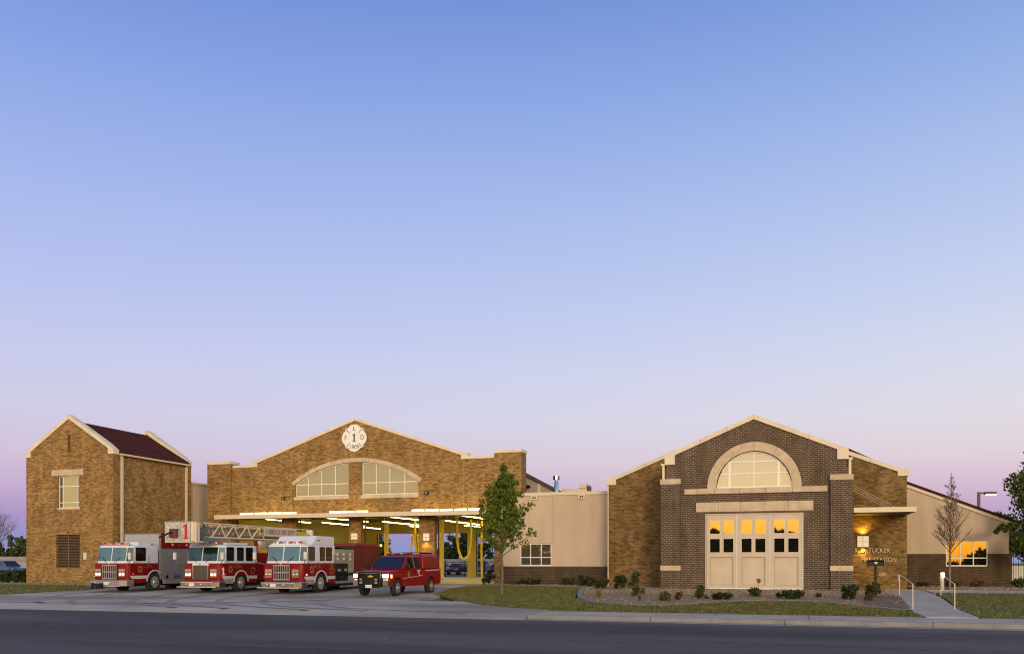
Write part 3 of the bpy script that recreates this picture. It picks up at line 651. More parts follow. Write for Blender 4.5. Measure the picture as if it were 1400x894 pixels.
# white cross emblem
em_ = thing('fire_emblem', (-30.62, GY-.1, 9.74), 'white cross-shaped fire department emblem on the garage gable', 'emblem')
ec = (-30.62, 10.73); pts = []
for q in range(4):
    base = math.pi/2*q
    for t in (-36, -30, -22, -11, 0, 11, 22, 30, 36): q_ = 1.02-.13*(t/36)**2; pts.append((ec[0]+q_*math.sin(base+R(t)), ec[1]+q_*math.cos(base+R(t))))
    for t in (41.5, 48.5): pts.append((ec[0]+1.0*math.sin(base+R(t)), ec[1]+1.0*math.cos(base+R(t))))
EWH = M('emblem_white', (.86, .85, .85), rough=.5)
MB().prism(pts, GY-.10, GY-.02).build('plate', EWH, em_)
for s1 in (-1, 1):
    for s2 in (-1, 1):
        a = Vector((ec[0]+s1*.36, ec[1]+s2*.36)); b = Vector((ec[0]+s1*.70, ec[1]+s2*.70)); nrm = Vector((-s2, s1)).normalized()*.022
        MB().prism([(a+nrm)[:], (b+nrm)[:], (b-nrm)[:], (a-nrm)[:]], GY-.106, GY-.101).build('groove', greytext, em_)
for body, dx, dz, sz in (('L', 0, .68, .46), ('F', -.70, .02, .46), ('D', .68, .02, .46), ('1909', 0, -.68, .44)):
    text('lettering', body, sz, greytext, em_, (ec[0]+dx, GY-.105, ec[1]+dz), ext=.006)
figure_one('lettering', .60, greytext, em_, (ec[0], GY-.105, ec[1]+.03), ext=.006, local=False)
cj = M('control_joint', (.40, .27, .13), rough=.9)
for xx, zt in ((-39.13, 8.85), (-36.0, 10.0), (-25.2, 10.0), (-22.0, 8.85)): MB().box(xx-.014, xx+.014, GY-.004, GY+.02, 5.4, zt).build('control_joint', cj, hall)
for xx, zt in ((-49.35, 10.6), (-46.79, 10.6)): MB().box(xx-.014, xx+.014, TY0-.004, TY0+.02, 8.03, zt).build('control_joint', cj, tower)
# yellow exhaust hoses in the bays
def hose(pts, r, lab, base):
    mb = MB().path(bez3(pts, 6), r, 7); return top_mesh(mb, 'exhaust_hose', yellow, lab, 'hose', 'yellow exhaust hoses hanging in the bays', base=base, smooth=True)
def bez3(pts, n):
    P = [Vector(p) for p in pts]; P = [2*P[0]-P[1]]+P+[2*P[-1]-P[-2]]; out = []
    for i in range(1, len(P)-2):
        for k in range(n):
            t = k/n; a, b, c, d = P[i-1:i+3]; out.append(.5*((2*b)+(c-a)*t+(2*a-5*b+4*c-d)*t*t+(3*b-a-3*c+d)*t**3))
    out.append(P[-1]); return out
hose([(-29.7, 66, 5.4), (-29.7, 66, 3.5), (-29.6, 66, 2.6)], .10, 'straight yellow exhaust hose in the bay left of the red pickup, upper run', (-29.7, 66, 2.6))
hose([(-29.9, 66, 3.9), (-30.1, 66, 2.2), (-30.25, 66, .9)], .09, 'slanting yellow exhaust hose behind the red pickup, left strand', (-30.1, 66, .9))
hose([(-29.45, 66, 3.9), (-29.3, 66, 2.2), (-29.1, 66, .9)], .09, 'slanting yellow exhaust hose behind the red pickup, right strand', (-29.3, 66, .9))
hose([(-25.55, 65, 5.4), (-25.5, 65, 3.2), (-25.3, 65, 2.2), (-24.9, 65, 1.75), (-24.5, 65, 2.2), (-24.35, 65, 3.4), (-24.35, 65, 4.2)], .10, 'yellow exhaust hose looping in a wide U in the right-hand bay', (-25.3, 65, 1.75))
hose([(-23.8, 66, 4.9), (-23.8, 66, 2.5), (-23.75, 66, .5)], .10, 'straight yellow exhaust hose hanging nearly to the floor in the right-hand bay', (-23.8, 66, .5))
hose([(-33.9, 63, 5.4), (-33.9, 63, 3.0), (-33.9, 63, 1.9)], .08, 'straight yellow exhaust hose hanging above the pumper fire engine', (-33.9, 63, 1.9))
# ------------------------------------------------------------------ link wing between hall and entry hall
LY = 55.4
link = thing('link_wing', (-15, 58, 0), 'low beige stucco wing with brown brick base between the two gabled halls', 'building')
lw = (-17.22, -15.02, 1.30, 2.80)
MB().prism([(-18.57, 1.262), (-10.5, 1.262), (-10.5, 5.98), (-18.57, 5.98)], LY, LY+.35, holes=[rect(lw[0], lw[1], lw[2], lw[3])]).build('stucco_wall', stucco, link)
MB().box(-18.60, -10.5, LY-.06, LY+.35, -.1, 1.26).build('brick_base', base_brick, link)
MB().box(-18.57, -18.22, LY+.352, GY-.225, -.1, 5.98).build('side_wall', stucco, link)
MB().box(-18.62, -10.5, LY-.06, LY+.4, 5.985, 6.2).build('coping', cream, link)
MB().box(-18.2, -10.5, LY+.42, 70, 5.6, 5.75).build('roof', lotmat, link)
MB().box(-14.985, -14.965, LY-.006, LY+.02, 2.81, 5.97).build('wall_joint', M('joint_shadow', (.30, .23, .16), rough=.9), link)
window(link, *lw, LY+.06, [-16.5, -15.75], [1.86], greypane, w=.07)
for xx, lab in ((-16.2, 'small pale vent box high on the stucco wing, nearer the brick hall'), (-12.95, 'small pale vent box high on the stucco wing, nearer the entry hall')):
    t = thing('wall_vent', (xx, LY-.06, 5.78), lab, 'vent', 'vents high on the stucco wing')
    MB().box(xx-.22, xx+.22, LY-.12, LY-.065, 5.72, 5.97).build('cover', cream, t)
    for s_ in (-.07, .07): MB().box(xx+s_-.05, xx+s_+.05, LY-.135, LY-.121, 5.80, 5.90).build('opening', black, t)
# flue and roof unit
fl = thing('roof_flue', (-15.9, 60, 5.75), 'shiny stainless steel flue pipe on the roof of the stucco wing', 'flue')
MB().lathe([(.17, 0), (.17, 1.55), (.13, 1.6), (.13, 1.7), (.24, 1.72), (.24, 2.0), (.16, 2.02), (0, 2.02)], (-15.9, 60, 5.75), 'z', 18).build('pipe', chrome, fl, smooth=True)
ru = thing('roof_unit', (-14.9, 62, 5.75), 'beige rooftop air unit behind the parapet of the stucco wing', 'air unit')
MB().box(-15.9, -14.0, 61.5, 63, 5.75, 6.95).build('cabinet', cream, ru); MB().box(-14.55, -14.02, 61.4, 63.1, 6.955, 7.25).build('hood', cream, ru); MB().box(-14.015, -13.9, 61.6, 62.6, 6.6, 7.1).build('fan_box', bronze, ru)
# grey gabled block rising behind the link
rw = thing('rear_block', (-19, 72, 0), 'grey panelled gable end with sloping dark roof edge behind the stucco wing', 'building')
rp_ = [(-18.6, 5.8), (-16.0, 5.8), (-16.0, 6.63), (-18.6, 8.0)]
MB().prism(rp_, 60.6, 60.9).build('wall', M('grey_siding', (.36, .31, .27), (.40, .35, .30), sc=1, rough=.8), rw)
MB().prism([(-18.6, 8.02), (-15.7, 6.49), (-15.7, 6.65), (-18.6, 8.20)], 60.3, 61.4).build('roof', M('dark_grey_roof', (.10, .085, .085), rough=.95, spec=.05), rw)
MB().box(-17.45, -17.25, 60.45, 60.595, 5.8, 7.25).build('pilaster', cream, rw)
# ------------------------------------------------------------------ entry hall (dark brick front)
DY = 49.1; DC = -1.80
ent = thing('entry_hall', (DC, 56, 0), 'dark brick gabled entry hall with big half-round window and beige folding doors', 'fire station')
ao = [(DC+2.01*math.cos(R(t)), 5.64+2.01*math.sin(R(t))) for t in range(0, 181, 6)]
dpoly = [(-6.6, 0), (3.0, 0), (3.0, 7.03), (2.5, 7.03), (2.5, 7.56), (DC, 9.38), (-6.1, 7.56), (-6.1, 7.03), (-6.6, 7.03)]
slope = (9.38-7.56)/4.3
MB().prism(dpoly, DY, DY+.4, holes=[[(p[0], p[1]) for p in ao], rect(-4.42, .81, .02, 4.25)]).build('front_wall', dark, ent)
for x0 in (-6.6, 2.6): MB().box(x0, x0+.4, DY+.402, 53.3, 0, 7.02).build('side_wall', dark, ent)
for sx in (-1, 1):
    xi = DC+sx*4.3
    rake(ent, xi, 7.565, DC+sx*.004, 9.385, .26, DY-.10, DY+.5, 3)
    MB().prism([(xi-sx*.006, 7.035), (xi+sx*.56, 7.035), (xi+sx*.56, 7.58), (xi-sx*.006, 7.82)], DY-.11, DY+.51).build('kneeler_stone', stone_light, ent)
    MB().box(*(sorted((xi+sx*.57, xi+sx*.70))), DY-.03, DY+.12, 6.22, 7.0).build('downspout', cream, ent)
    MB().box(*(sorted((xi+sx*.565, xi+sx*.78))), DY-.05, DY+.3, 7.0, 7.12).build('gutter', cream, ent)
    MB().prism([(DC, 9.2), (DC+sx*5.1, 9.2-5.1*slope), (DC+sx*5.1, 9.35-5.1*slope), (DC, 9.35)], DY+.52, 75).build('roof', roofred, ent)
for x0, x1 in ((-6.88, -5.76), (2.13, 3.28)):
    MB().box(x0+.03, x1-.03, DY-.28, DY+.9, 0, 1.075).build('pier', dark, ent); MB().box(x0+.03, x1-.03, DY-.28, DY+.9, 1.355, 5.915).build('pier', dark, ent)
    MB().box(x0, x1, DY-.31, DY+.93, 1.08, 1.35).build('pier_band', stone, ent); MB().box(x0-.01, x1+.01, DY-.32, DY+.94, 5.92, 6.21).build('pier_cap', stone, ent)
for i in range(6):
    t0, t1 = 180*i/6+(.12 if i else 0), 180*(i+1)/6-(.12 if i < 5 else 0); p = []
    for k in range(7): t = R(t0+(t1-t0)*k/6); p.append((DC+2.015*math.cos(t), 5.64+2.015*math.sin(t)))
    for k in range(7): t = R(t1+(t0-t1)*k/6); p.append((DC+2.50*math.cos(t), 5.64+2.50*math.sin(t)))
    MB().prism(p, DY-.06, DY+.3).build('arch_stone', stone, ent)
blocks(ent, -5.55, 2.0, 5.34, 5.634, DY-.10, DY+.3, [.093, .219, .397, .578, .765, .883], name='sill_stone')
blocks(ent, -4.91, 1.29, 4.34, 4.87, DY-.07, DY-.003, [.195, .386, .588, .793], name='lintel_stone')
aw = lambda x: 5.64+math.sqrt(max(1.99**2-(x-DC)**2, 0))
window(ent, DC-1.98, DC+1.98, 5.655, 8, DY+.12, [(DC-1.30, .065), DC, (DC+1.30, .065)], [6.44, 7.08], archpane, w=.065, fm=M('bright_white_frame', (.85, .83, .80), rough=.4), arch=aw)
edge_shade = M('edge_shade_tan', (.43, .355, .28), rough=.6); mould2 = M('pane_trim_beige', (.66, .57, .46), rough=.55)
# folding doors: three leaves, each with four panes and a recessed lower panel
fr = MB().box(-4.42, -4.36, DY+.05, DY+.2, 0, 4.25).box(.75, .81, DY+.05, DY+.2, 0, 4.25).box(-4.36, .75, DY+.05, DY+.2, 4.17, 4.25); fr.build('door_frame', doorpaint, ent)
for i, (x0, x1) in enumerate(((-4.35, -2.71), (-2.69, -.95), (-.93, .74))):
    pw = .52; c = (x0+x1)/2; px = [(c-.62-.01, c-.10), (c+.10, c+.63)]; hs = []
    for a, b in px:
        hs += [rect(a, b, 3.13, 3.87), rect(a, b, 2.09, 2.84)]
    leaf = MB().prism(rect(x0, x1, .05, 4.16), DY+.09, DY+.19, holes=hs+[rect(c-.63, c+.63, .28, 1.84)]).build('door_leaf', doorpaint, ent)
    MB().box(c-.63, c+.63, DY+.15, DY+.18, .28, 1.84).build('panel', doorpaint, leaf)
    MB().prism(rect(c-.64, c+.64, .27, 1.85), DY+.082, DY+.0895, holes=[rect(c-.605, c+.605, .305, 1.815)]).build('panel_edge_shade', edge_shade, leaf)  # darker tan ring paints the shadow line around the recessed panel
    for a, b in px:
        for z0, z1 in ((3.13, 3.87), (2.09, 2.84)): MB().prism(rect(a-.035, b+.035, z0-.035, z1+.035), DY+.080, DY+.0895, holes=[rect(a, b, z0, z1)]).build('pane_trim', mould2, leaf)
    MB().box(x1-.02, x1+.015, DY+.075, DY+.088, .06, 4.15).build('edge_strip', white_frame, leaf)
    for a, b in px:
        for z0, z1 in ((3.13, 3.87), (2.09, 2.84)): MB().box(a, b, DY+.12, DY+.13, z0, z1).build('pane', mirrorpane, leaf)
    MB().box(x0+.02, x1-.02, DY+.078, DY+.088, .055, .12).build('kick_strip', white_frame, leaf)
# tan brick shoulders set back behind the dark front
EY = 53.0
lp = [(-10.68, 0), (-6.3, 0), (-6.3, 8.24), (-10.2, 6.66), (-10.2, 6.34), (-10.68, 6.34)]
MB().prism(lp, EY, EY+.4).build('shoulder_wall', tan2, ent)
rpp = [(3.0, 0), (6.38, 0), (6.38, 6.40), (5.9, 6.40), (5.9, 6.66), (3.0, 7.80)]
MB().prism(rpp, EY, EY+.4).build('shoulder_wall', tan2, ent)
rake(ent, -10.2, 6.665, -6.55, 8.145, .24, EY-.08, EY+.5, 2); rake(ent, 5.9, 6.665, 3.05, 7.785, .24, EY-.08, EY+.5, 2)
MB().prism([(-10.194, 6.345), (-10.8, 6.345), (-10.8, 6.80), (-10.194, 6.91)], EY-.09, EY+.51).build('kneeler_stone', stone_light, ent)
MB().prism([(5.894, 6.405), (6.48, 6.405), (6.48, 6.78), (5.894, 6.90)], EY-.09, EY+.51).build('kneeler_stone', stone_light, ent)
MB().box(-10.72, -10.66, EY-.1, EY-.005, 0, 6.33).build('downspout', cream, ent)
MB().box(-10.68, -10.3, EY+.402, 72, 0, 6.3).build('side_wall', stucco, ent); MB().box(6.0, 6.38, EY+.402, 60, 0, 6.3).build('side_wall', tan2, ent)
for sx, xe, zb_ in ((-1, -10.75, 6.42), (1, 6.45, 6.42)): MB().prism([(DC+sx*5.11, 8.0), (xe, zb_), (xe, zb_+.14), (DC+sx*5.11, 8.16)], EY+.52, 72).build('roof', roofred, ent)
# entrance canopy on rods
CY = 48.75
can = thing('entry_canopy', (4.8, 51, 4.2), 'flat pale canopy hung on thin rods over the lit entrance wall', 'canopy')
MB().box(3.30, 6.32, CY, CY+.06, 4.16, 4.42).build('fascia', cream, can); MB().box(6.26, 6.32, CY+.062, EY-.005, 4.16, 4.42).build('fascia', cream, can)
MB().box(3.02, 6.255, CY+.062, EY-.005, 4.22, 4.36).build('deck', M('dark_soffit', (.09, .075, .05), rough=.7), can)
for i, y in enumerate((50.0, 51.2, 52.4)): MB().tube((3.03, y, 5.9), (5.6, y, 4.37), .017, n=6).build('rod', brasstext, can)
sconce(4.07, EY, 2.72, .60, .62, 'square pale four-part wall light glowing yellow beside the entrance lettering', (90, 150), (1, .60, .08))
wt = thing('wall_lettering', (4.5, EY-.03, 1.5), 'pale metal lettering naming the fire station on the entrance wall', 'lettering')
for words, x, z, k in ((('R.', 'D.', 'TUCKER'), 3.62, 2.20, .88), (('FIRE', 'STATION'), 3.98, 1.68, .86)):
    for w_ in words:
        q = text('lettering', w_, .34, brasstext, wt, (x, EY-.03, z), 'LEFT', .02, sx=k); x += (max(v.co.x for v in q.data.vertices)+.13)*k
wn = thing('house_number', (5.12, EY-.03, .75), 'small pale house number low on the entrance wall', 'number sign'); text('lettering', '880', .27, brasstext, wn, (5.12, EY-.03, .86), ext=.02)
# ------------------------------------------------------------------ right wing
RWY = 59.7
rwg = thing('right_wing', (9.8, 66, 0), 'beige stucco wing with brown brick base and sloping dark red roof at far right', 'building')
gw = (9.41, 11.79, 1.28, 2.88)
MB().prism([(6.2, 2.063), (12.92, 2.063), (12.92, 3.88), (6.2, 6.68)], RWY, RWY+.35, holes=[rect(gw[0], gw[1], 2.063, gw[3])]).build('stucco_wall', stucco, rwg)
MB().prism([(6.2, -.15), (13.07, -.15), (13.07, 2.06), (gw[1], 2.06), (gw[1], gw[2]), (gw[0], gw[2]), (gw[0], 2.06), (6.2, 2.06)], RWY-.12, RWY+.352).build('brick_base', base_brick, rwg)
MB().box(12.6, 12.92, RWY+.353, 76, -.1, 3.85).build('side_wall', stucco, rwg)
MB().prism([(6.2, 6.69), (13.05, 3.83), (13.05, 4.03), (6.2, 6.89)], RWY-.1, RWY+.3).build('fascia', cream, rwg)
MB().prism([(6.2, 6.895), (13.2, 3.975), (13.2, 4.15), (6.2, 7.07)], RWY-.14, 76).build('roof', roofred, rwg)
window(rwg, *gw, RWY+.05, [10.24, 10.98], [1.80], mirrorpane, w=.08, pick=lambda i, j: None)
# ------------------------------------------------------------------ vehicles (local: -y is the front, +x the side turned to the camera)
def wheel(parent, x, y, r, w, sgn, rimm=rimm_, dual=False):
    """tyre with rim and hub; the outer face looks towards sgn*x"""
    t = MB().lathe([(r*.60, -w), (r*.90, -w), (r, -w+.05), (r, -.05), (r*.93, 0), (r*.64, .005), (r*.60, -.02)], (x, y, r), 'x', 28, sgn).build('wheel', tyre, parent, local=True, smooth=True)
    dep = .10 if dual else .04
    MB().lathe([(r*.61, .004), (r*.57, .008), (r*.53, -dep), (r*.30, -dep+.02), (r*.24, -dep+.07), (0, -dep+.08)], (x, y, r), 'x', 24, sgn).build('rim', rimm, t, local=True, smooth=True)
    mb = MB()
    for k in range(10):
        a = 2*math.pi*k/10; mb.lathe([(r*.055, 0), (r*.055, .012), (0, .012)], (x-sgn*(dep-.012), y+r*.42*math.cos(a), r+r*.42*math.sin(a)), 'x', 6, sgn)
    mb.build('hand_holes', black, t, local=True)
    MB().lathe([(r*.17, 0), (r*.15, .07), (0, .085)], (x-sgn*(dep-.075), y, r), 'x', 14, sgn).build('hub', rimm, t, local=True, smooth=True)
def arch_pts(cy, cz, r, n=10, a0=0, a1=180): return [(cy+r*math.cos(R(a0+(a1-a0)*k/n)), cz+r*math.sin(R(a0+(a1-a0)*k/n))) for k in range(n+1)]
def side_loft(prof, hx, dx, inset):
    """YZ outline swept across the car with chamfered front edges: inset(y) moves the outline near the sides"""
    ring = lambda x, q: [(x, y+(inset if y < prof_min+.35 else 0)*q, z) for y, z in prof]
    prof_min = min(p[0] for p in prof)
    return MB().loft([ring(-hx, 1), ring(-hx+dx*.4, .35), ring(-hx+dx, 0), ring(hx-dx, 0), ring(hx-dx*.4, .35), ring(hx, 1)])
def engine(name, loc, label, o):
    t = thing(name, loc, label, 'fire engine', 'fire engines parked on the driveway')
    L, cr, wy, wr = o['L'], o['cab'], o.get('wy', 2.25), .54; hx = 1.22
    B = lambda *a: MB().box(*a)
    b = lambda mb, n, m, par=t, **k: mb.build(n, m, par, local=True, **k)
    b(B(-.5, .5, .5, L-.2, .42, .70).box(-1.12, 1.12, wy+.7, L-.4, .34, .66).box(-1.0, 1.0, .8, wy-.75, .32, .5), 'chassis', black)
    b(B(-1.1, 1.1, wy-.09, wy+.09, wr-.09, wr+.09).box(-1.1, 1.1, o['rw']-.1, o['rw']+.1, wr-.1, wr+.1), 'axle', black)
    # bumper
    fp = lambda k: [(-1.27+k, .8), (-1.27+k, .28), (-.98, 0+k), (.98, 0+k), (1.27-k, .28), (1.27-k, .8)]
    bz = o.get('bz', (.30, .64)); mid = (bz[0]+bz[1])/2
    bu = b(MB().loft([[(x, y, z) for x, y in fp(k)] for z, k in ((bz[0], .03), (bz[0]+.05, 0), (bz[1]-.05, 0), (bz[1], .03))]), 'bumper', o['bumper'])
    b(B(-.2+o.get('px', -.25), .14+o.get('px', -.25), -.02, -.003, mid-.08, mid+.08), 'licence_plate', white, bu)
    for x in (-.62, .34): b(MB().lathe([(.055, 0), (.055, .03), (0, .035)], (x, -.002, mid), 'y', 12, -1), 'fog_light', chrome, bu)
    b(B(-1.24, 1.24, -.012, -.002, bz[0]+.02, bz[0]+.06).box(-1.0, 1.0, -.012, -.002, bz[1]-.06, bz[1]-.03) if not o.get('winch') else B(-1.0, 1.0, -.012, -.002, bz[0]+.01, bz[0]+.04), 'bumper_trim', silver, bu)
    if o.get('winch'):
        wi = b(MB().lathe([(.13, 0), (.13, .5), (0, .5)], (-.65, -.16, .36), 'x', 14).box(-.75, -.05, -.2, -.01, .22, .30).box(-.72, -.64, -.25, -.01, .22, .52).box(-.16, -.08, -.25, -.01, .22, .52), 'winch', black)
        b(MB().lathe([(.05, 0), (.05, .04), (0, .04)], (-.4, -.26, .30), 'y', 10, -1), 'hook', chrome, wi)
    # red lower cab with wheel arch
    ar = arch_pts(wy, wr, .66, 10, 180, 0)
    prof = [(.46, .52), (.44, 1.0), (.46, 1.60), (cr, 1.60)]
    # the arch may run out through the back of a short cab
    arq = [(y, max(z, .46)) for y, z in ar[::-1] if z > .40]
    if cr > wy+.7: prof += [(cr, .46)]+arq
    else:
        arq = [p for p in arq if p[0] < cr]; prof += [(cr, .54+math.sqrt(max(.66**2-(cr-wy)**2, 0)))]+sorted(arq, key=lambda p: -p[0])
    b(side_loft(prof, hx, .20, .16), 'cab_body', red, bevel=.03)
    for sx in (-1, 1):
        ring = arch_pts(wy, wr, .70, 14, 175, 5)+arch_pts(wy, wr, .63, 14, 5, 175)
        b(MB().prism(ring, sx*(hx+.001), sx*(hx+.035), 'x'), 'wheel_arch_trim', silver)
        b(MB().prism([(.70, .74), (wy-.70, .74), (wy-.68, .92), (.55, .92)], sx*(hx+.002), sx*(hx+.012), 'x'), 'side_stripe', silver)
        if cr > wy+.8: b(MB().prism([(wy+.70, .74), (cr-.01, .74), (cr-.01, .92), (wy+.67, .92)], sx*(hx+.002), sx*(hx+.012), 'x'), 'side_stripe', silver)
        b(MB().prism([(.72, .50), (wy-.70, .50), (wy-.70, .725), (.72, .725)], sx*(hx+.002), sx*(hx+.014), 'x'), 'step_panel', o.get('step', khaki))
        wheel(t, sx*1.21, wy, wr, .32, sx)
        wheel(t, sx*1.20, o['rw'], wr, .55, sx, dual=True)
    # white upper cab, raked
    def ring(z, f, k): return [(-hx+k, cr, z), (-hx+k, f+.34, z), (-hx+.27, f+.04, z), (-.6, f, z), (.6, f, z), (hx-.27, f+.04, z), (hx-k, f+.34, z), (hx-k, cr, z)]
    F = lambda z: .46+(z-1.6)*.17
    zr = o.get('zr', 2.60)
    b(MB().loft([ring(1.602, .45, .005), ring(1.70, F(1.7), .0), ring(zr-.06, F(zr-.06), .03), ring(zr, F(zr)+.06, .10)]), 'cab_top', white, bevel=.035)
    Yf = lambda x, z: F(z)+(.0 if abs(x) <= .6 else .04*(abs(x)-.6)/(hx-.27-.6))
    z0, z1 = 1.74, zr-.13
    for sx in (-1, 1):
        p = [(sx*.03, Yf(.03, z0)-.006, z0), (sx*.6, Yf(.6, z0)-.006, z0), (sx*.93, Yf(.93, z0)-.006, z0), (sx*.93, Yf(.93, z1)-.006, z1), (sx*.6, Yf(.6, z1)-.006, z1), (sx*.03, Yf(.03, z1)-.006, z1)]
        b(MB().slab(p, .008), 'windshield_pane', o.get('ws', windshield_m))
        q = [(hx-.25, F(z0)+.06, z0), (hx-.03, F(z0)+.315, z0), (hx-.055, F(z1)+.305, z1), (hx-.265, F(z1)+.06, z1)]
        b(MB().slab([(sx*(x+.012), y-.012, z) for x, y, z in q], .006), 'corner_pane', darkglass if o.get('darkcorner', True) else windshield_m)
        b(MB().tube((sx*.28, .40, 1.66), (sx*.62, F(1.95)-.03, 1.95), .012, n=5), 'wiper', black)
        for (a, c) in o['win']:
            b(MB().prism([(a, 1.74), (c, 1.74), (c, zr-.15), (c-.04, zr-.11), (a+.04, zr-.11), (a, zr-.15)], sx*(hx-.02), sx*(hx+.006), 'x'), 'side_window', darkglass)
        for (a, c) in o['doors']:
            d = b(MB().prism([(a, .96), (c, .96), (c, 1.58), (a, 1.58)], sx*(hx+.001), sx*(hx+.010), 'x'), 'door', red)
            b(MB().box(*(sorted((sx*(hx+.012), sx*(hx+.045)))), c-.22, c-.06, 1.44, 1.50), 'handle', chrome, d)
        b(MB().path([(sx*(hx+.06), o['doors'][-1][1]+.06, 1.25), (sx*(hx+.06), o['doors'][-1][1]+.06, 2.05)], .018), 'grab_rail', chrome)
        # mirror on a curved arm
        m_ = b(MB().path([(sx*1.10, .52, 1.56), (sx*1.38, .30, 1.62), (sx*1.52, .22, 1.80)], .022), 'mirror_arm', chrome)
        b(MB().box(sx*1.52-.09, sx*1.52+.09, .12, .26, 1.80, 2.20), 'mirror', silver, m_, bevel=.04)
    # grille
    gx, g0, g1 = .46, .74, 1.52
    if o.get('plain_grille'):
        g_ = b(MB().box(-gx, gx, .36, .47, g0, g1), 'grille', M('dark_grille', (.06, .065, .065), (.10, .105, .10), sc=30, rough=.35, metal=.6))
        b(MB().prism([(-gx-.06, g1-.02), (gx+.06, g1-.02), (gx, g1+.12), (-gx, g1+.12)], .335, .445), 'grille_cap', white, g_)
        b(MB().prism([(-gx-.05, g0), (-gx, g0), (-gx, g1-.025), (-gx-.05, g1-.025)], .35, .445).prism([(gx, g0), (gx+.05, g0), (gx+.05, g1-.025), (gx, g1-.025)], .35, .445), 'grille_frame', chrome, g_)
    else:
        g_ = b(MB().box(-gx, gx, .40, .47, g0, g1), 'grille', black); mb = MB()
        for i in range(8): mb.box(-gx+i*2*gx/7-.022, -gx+i*2*gx/7+.022, .345, .395, g0, g1)
        mb.box(-gx-.02, gx+.02, .34, .342, (g0+g1)/2-.03, (g0+g1)/2+.03).box(-gx-.03, gx+.03, .338, .343, g1-.05, g1+.01).box(-gx-.03, gx+.03, .338, .343, g0-.01, g0+.05)
        b(mb, 'grille_bars', alum, g_)
    b(MB().prism([(-.07, 1.57), (0, 1.63), (.07, 1.57), (0, 1.51)], .29, .334), 'badge', chrome, g_)
    # headlight clusters
    for sx in (-1, 1):
        h = b(MB().box(min(sx*.60, sx*1.02), max(sx*.60, sx*1.02), .38, .455, .86, 1.30), 'headlight_cluster', chrome)
        for x in (.71, .91):
            b(MB().lathe([(.07, 0), (.065, .025), (0, .03)], (sx*x, .378, 1.0), 'y', 14, -1), 'headlight', o['lamp'], h)
            b(MB().lathe([(.075, 0), (.07, .02), (0, .025)], (sx*x, .378, 1.19), 'y', 14, -1), 'warning_light', o['lamp2'], h)
        b(MB().lathe([(.04, 0), (.04, .03), (0, .03)], (sx*(hx+.001), .78, 1.02), 'x', 10, sx), 'side_marker', o.get('marker', ambersmall))
    # gold emblem on the door
    y_ = o['doors'][0][0]+.38; star = [(y_+r_*math.cos(R(a)), 1.28+r_*math.sin(R(a))) for a, r_ in [(k*22.5, .24 if k % 2 == 0 else .15) for k in range(16)]]
    b(MB().prism(star, hx+.0115, hx+.014, 'x'), 'door_emblem', gold)
    b(MB().prism([(y_+r_*math.cos(R(a)), 1.28+r_*math.sin(R(a))) for a, r_ in [(k*45, .12 if k % 2 == 0 else .07) for k in range(8)]], hx+.0142, hx+.016, 'x'), 'emblem_centre', red)
    if cr > 3: b(MB().prism([(cr-.42+r_*math.cos(R(a)), 1.20+r_*math.sin(R(a))) for a, r_ in [(k*30, .19) for k in range(12)]], hx+.0115, hx+.014, 'x', holes=[[(cr-.42+.14*math.cos(R(k*30)), 1.20+.14*math.sin(R(k*30))) for k in range(12)]]), 'door_emblem', gold)
    b(MB().path([(hx+.013, y_+.30+k*.12, 1.38+.05*math.sin(k*1.9)) for k in range(7)], .014, 4), 'gold_scroll', gold)
    b(MB().path([(hx+.013, y_+.42+k*.10, 1.50+.02*math.sin(k*2.3)) for k in range(6)], .012, 4), 'gold_scroll', gold)
    # roof lights
    lb = b(MB().box(-.9, .9, .78, 1.05, zr+.001, zr+.05), 'light_bar', alum if not o.get('plainbar') else white)
    for i, x in enumerate(np.linspace(-.8, .8, 9)):
        m_ = [redlens, ambersmall, alum][i % 3] if o.get('redbar') else ([alum, white, redlens][i % 3])
        b(MB().lathe([(.085, 0), (.085, .07), (.05, .12), (0, .125)], (float(x), .91, zr+.05), 'z', 10), 'beacon', m_, lb, smooth=True)
    return t, b, B, F, zr
CABR = 3.78
# --- pumper (third engine)
EX3, EY3 = -25.2, 38.75
t3, b, B, F, zr = engine('fire_engine', (EX3, EY3, -.125), 'red and white pumper fire engine with raised cab roof, right of the ladder truck',
    dict(L=9.5, cab=CABR, rw=7.3, bumper=dchrome, win=[(.98, 1.62), (2.14, 2.66), (2.78, 3.42)], doors=[(.92, 1.72), (2.82, 3.5)], lamp=chrome, lamp2=alum, plainbar=True, marker=hotamber))
b(MB().loft([[(x, y, z) for x, y in ((-hx_, f_), (hx_, f_), (hx_, CABR), (-hx_, CABR))] for z, f_, hx_ in ((zr+.001, 1.45, 1.14), (zr+.42, 1.95, 1.14), (zr+.48, 2.05, 1.06))]), 'raised_roof', white)
for y in (2.0, 2.2): b(B(1.142, 1.15, y, y+.1, zr+.2, zr+.28), 'roof_light', black)
rk = b(MB().box(-.75, .75, 1.15, 1.2, zr+.12, zr+.18).box(-.75, .75, 1.35, 1.4, zr+.12, zr+.18).box(-.78, -.74, 1.15, 1.4, zr+.001, zr+.22).box(.74, .78, 1.15, 1.4, zr+.001, zr+.22), 'roof_rack', cream)
b(B(-1.14, 1.14, CABR+.12, CABR+2.32, .56, 2.40), 'pump_housing', khaki)
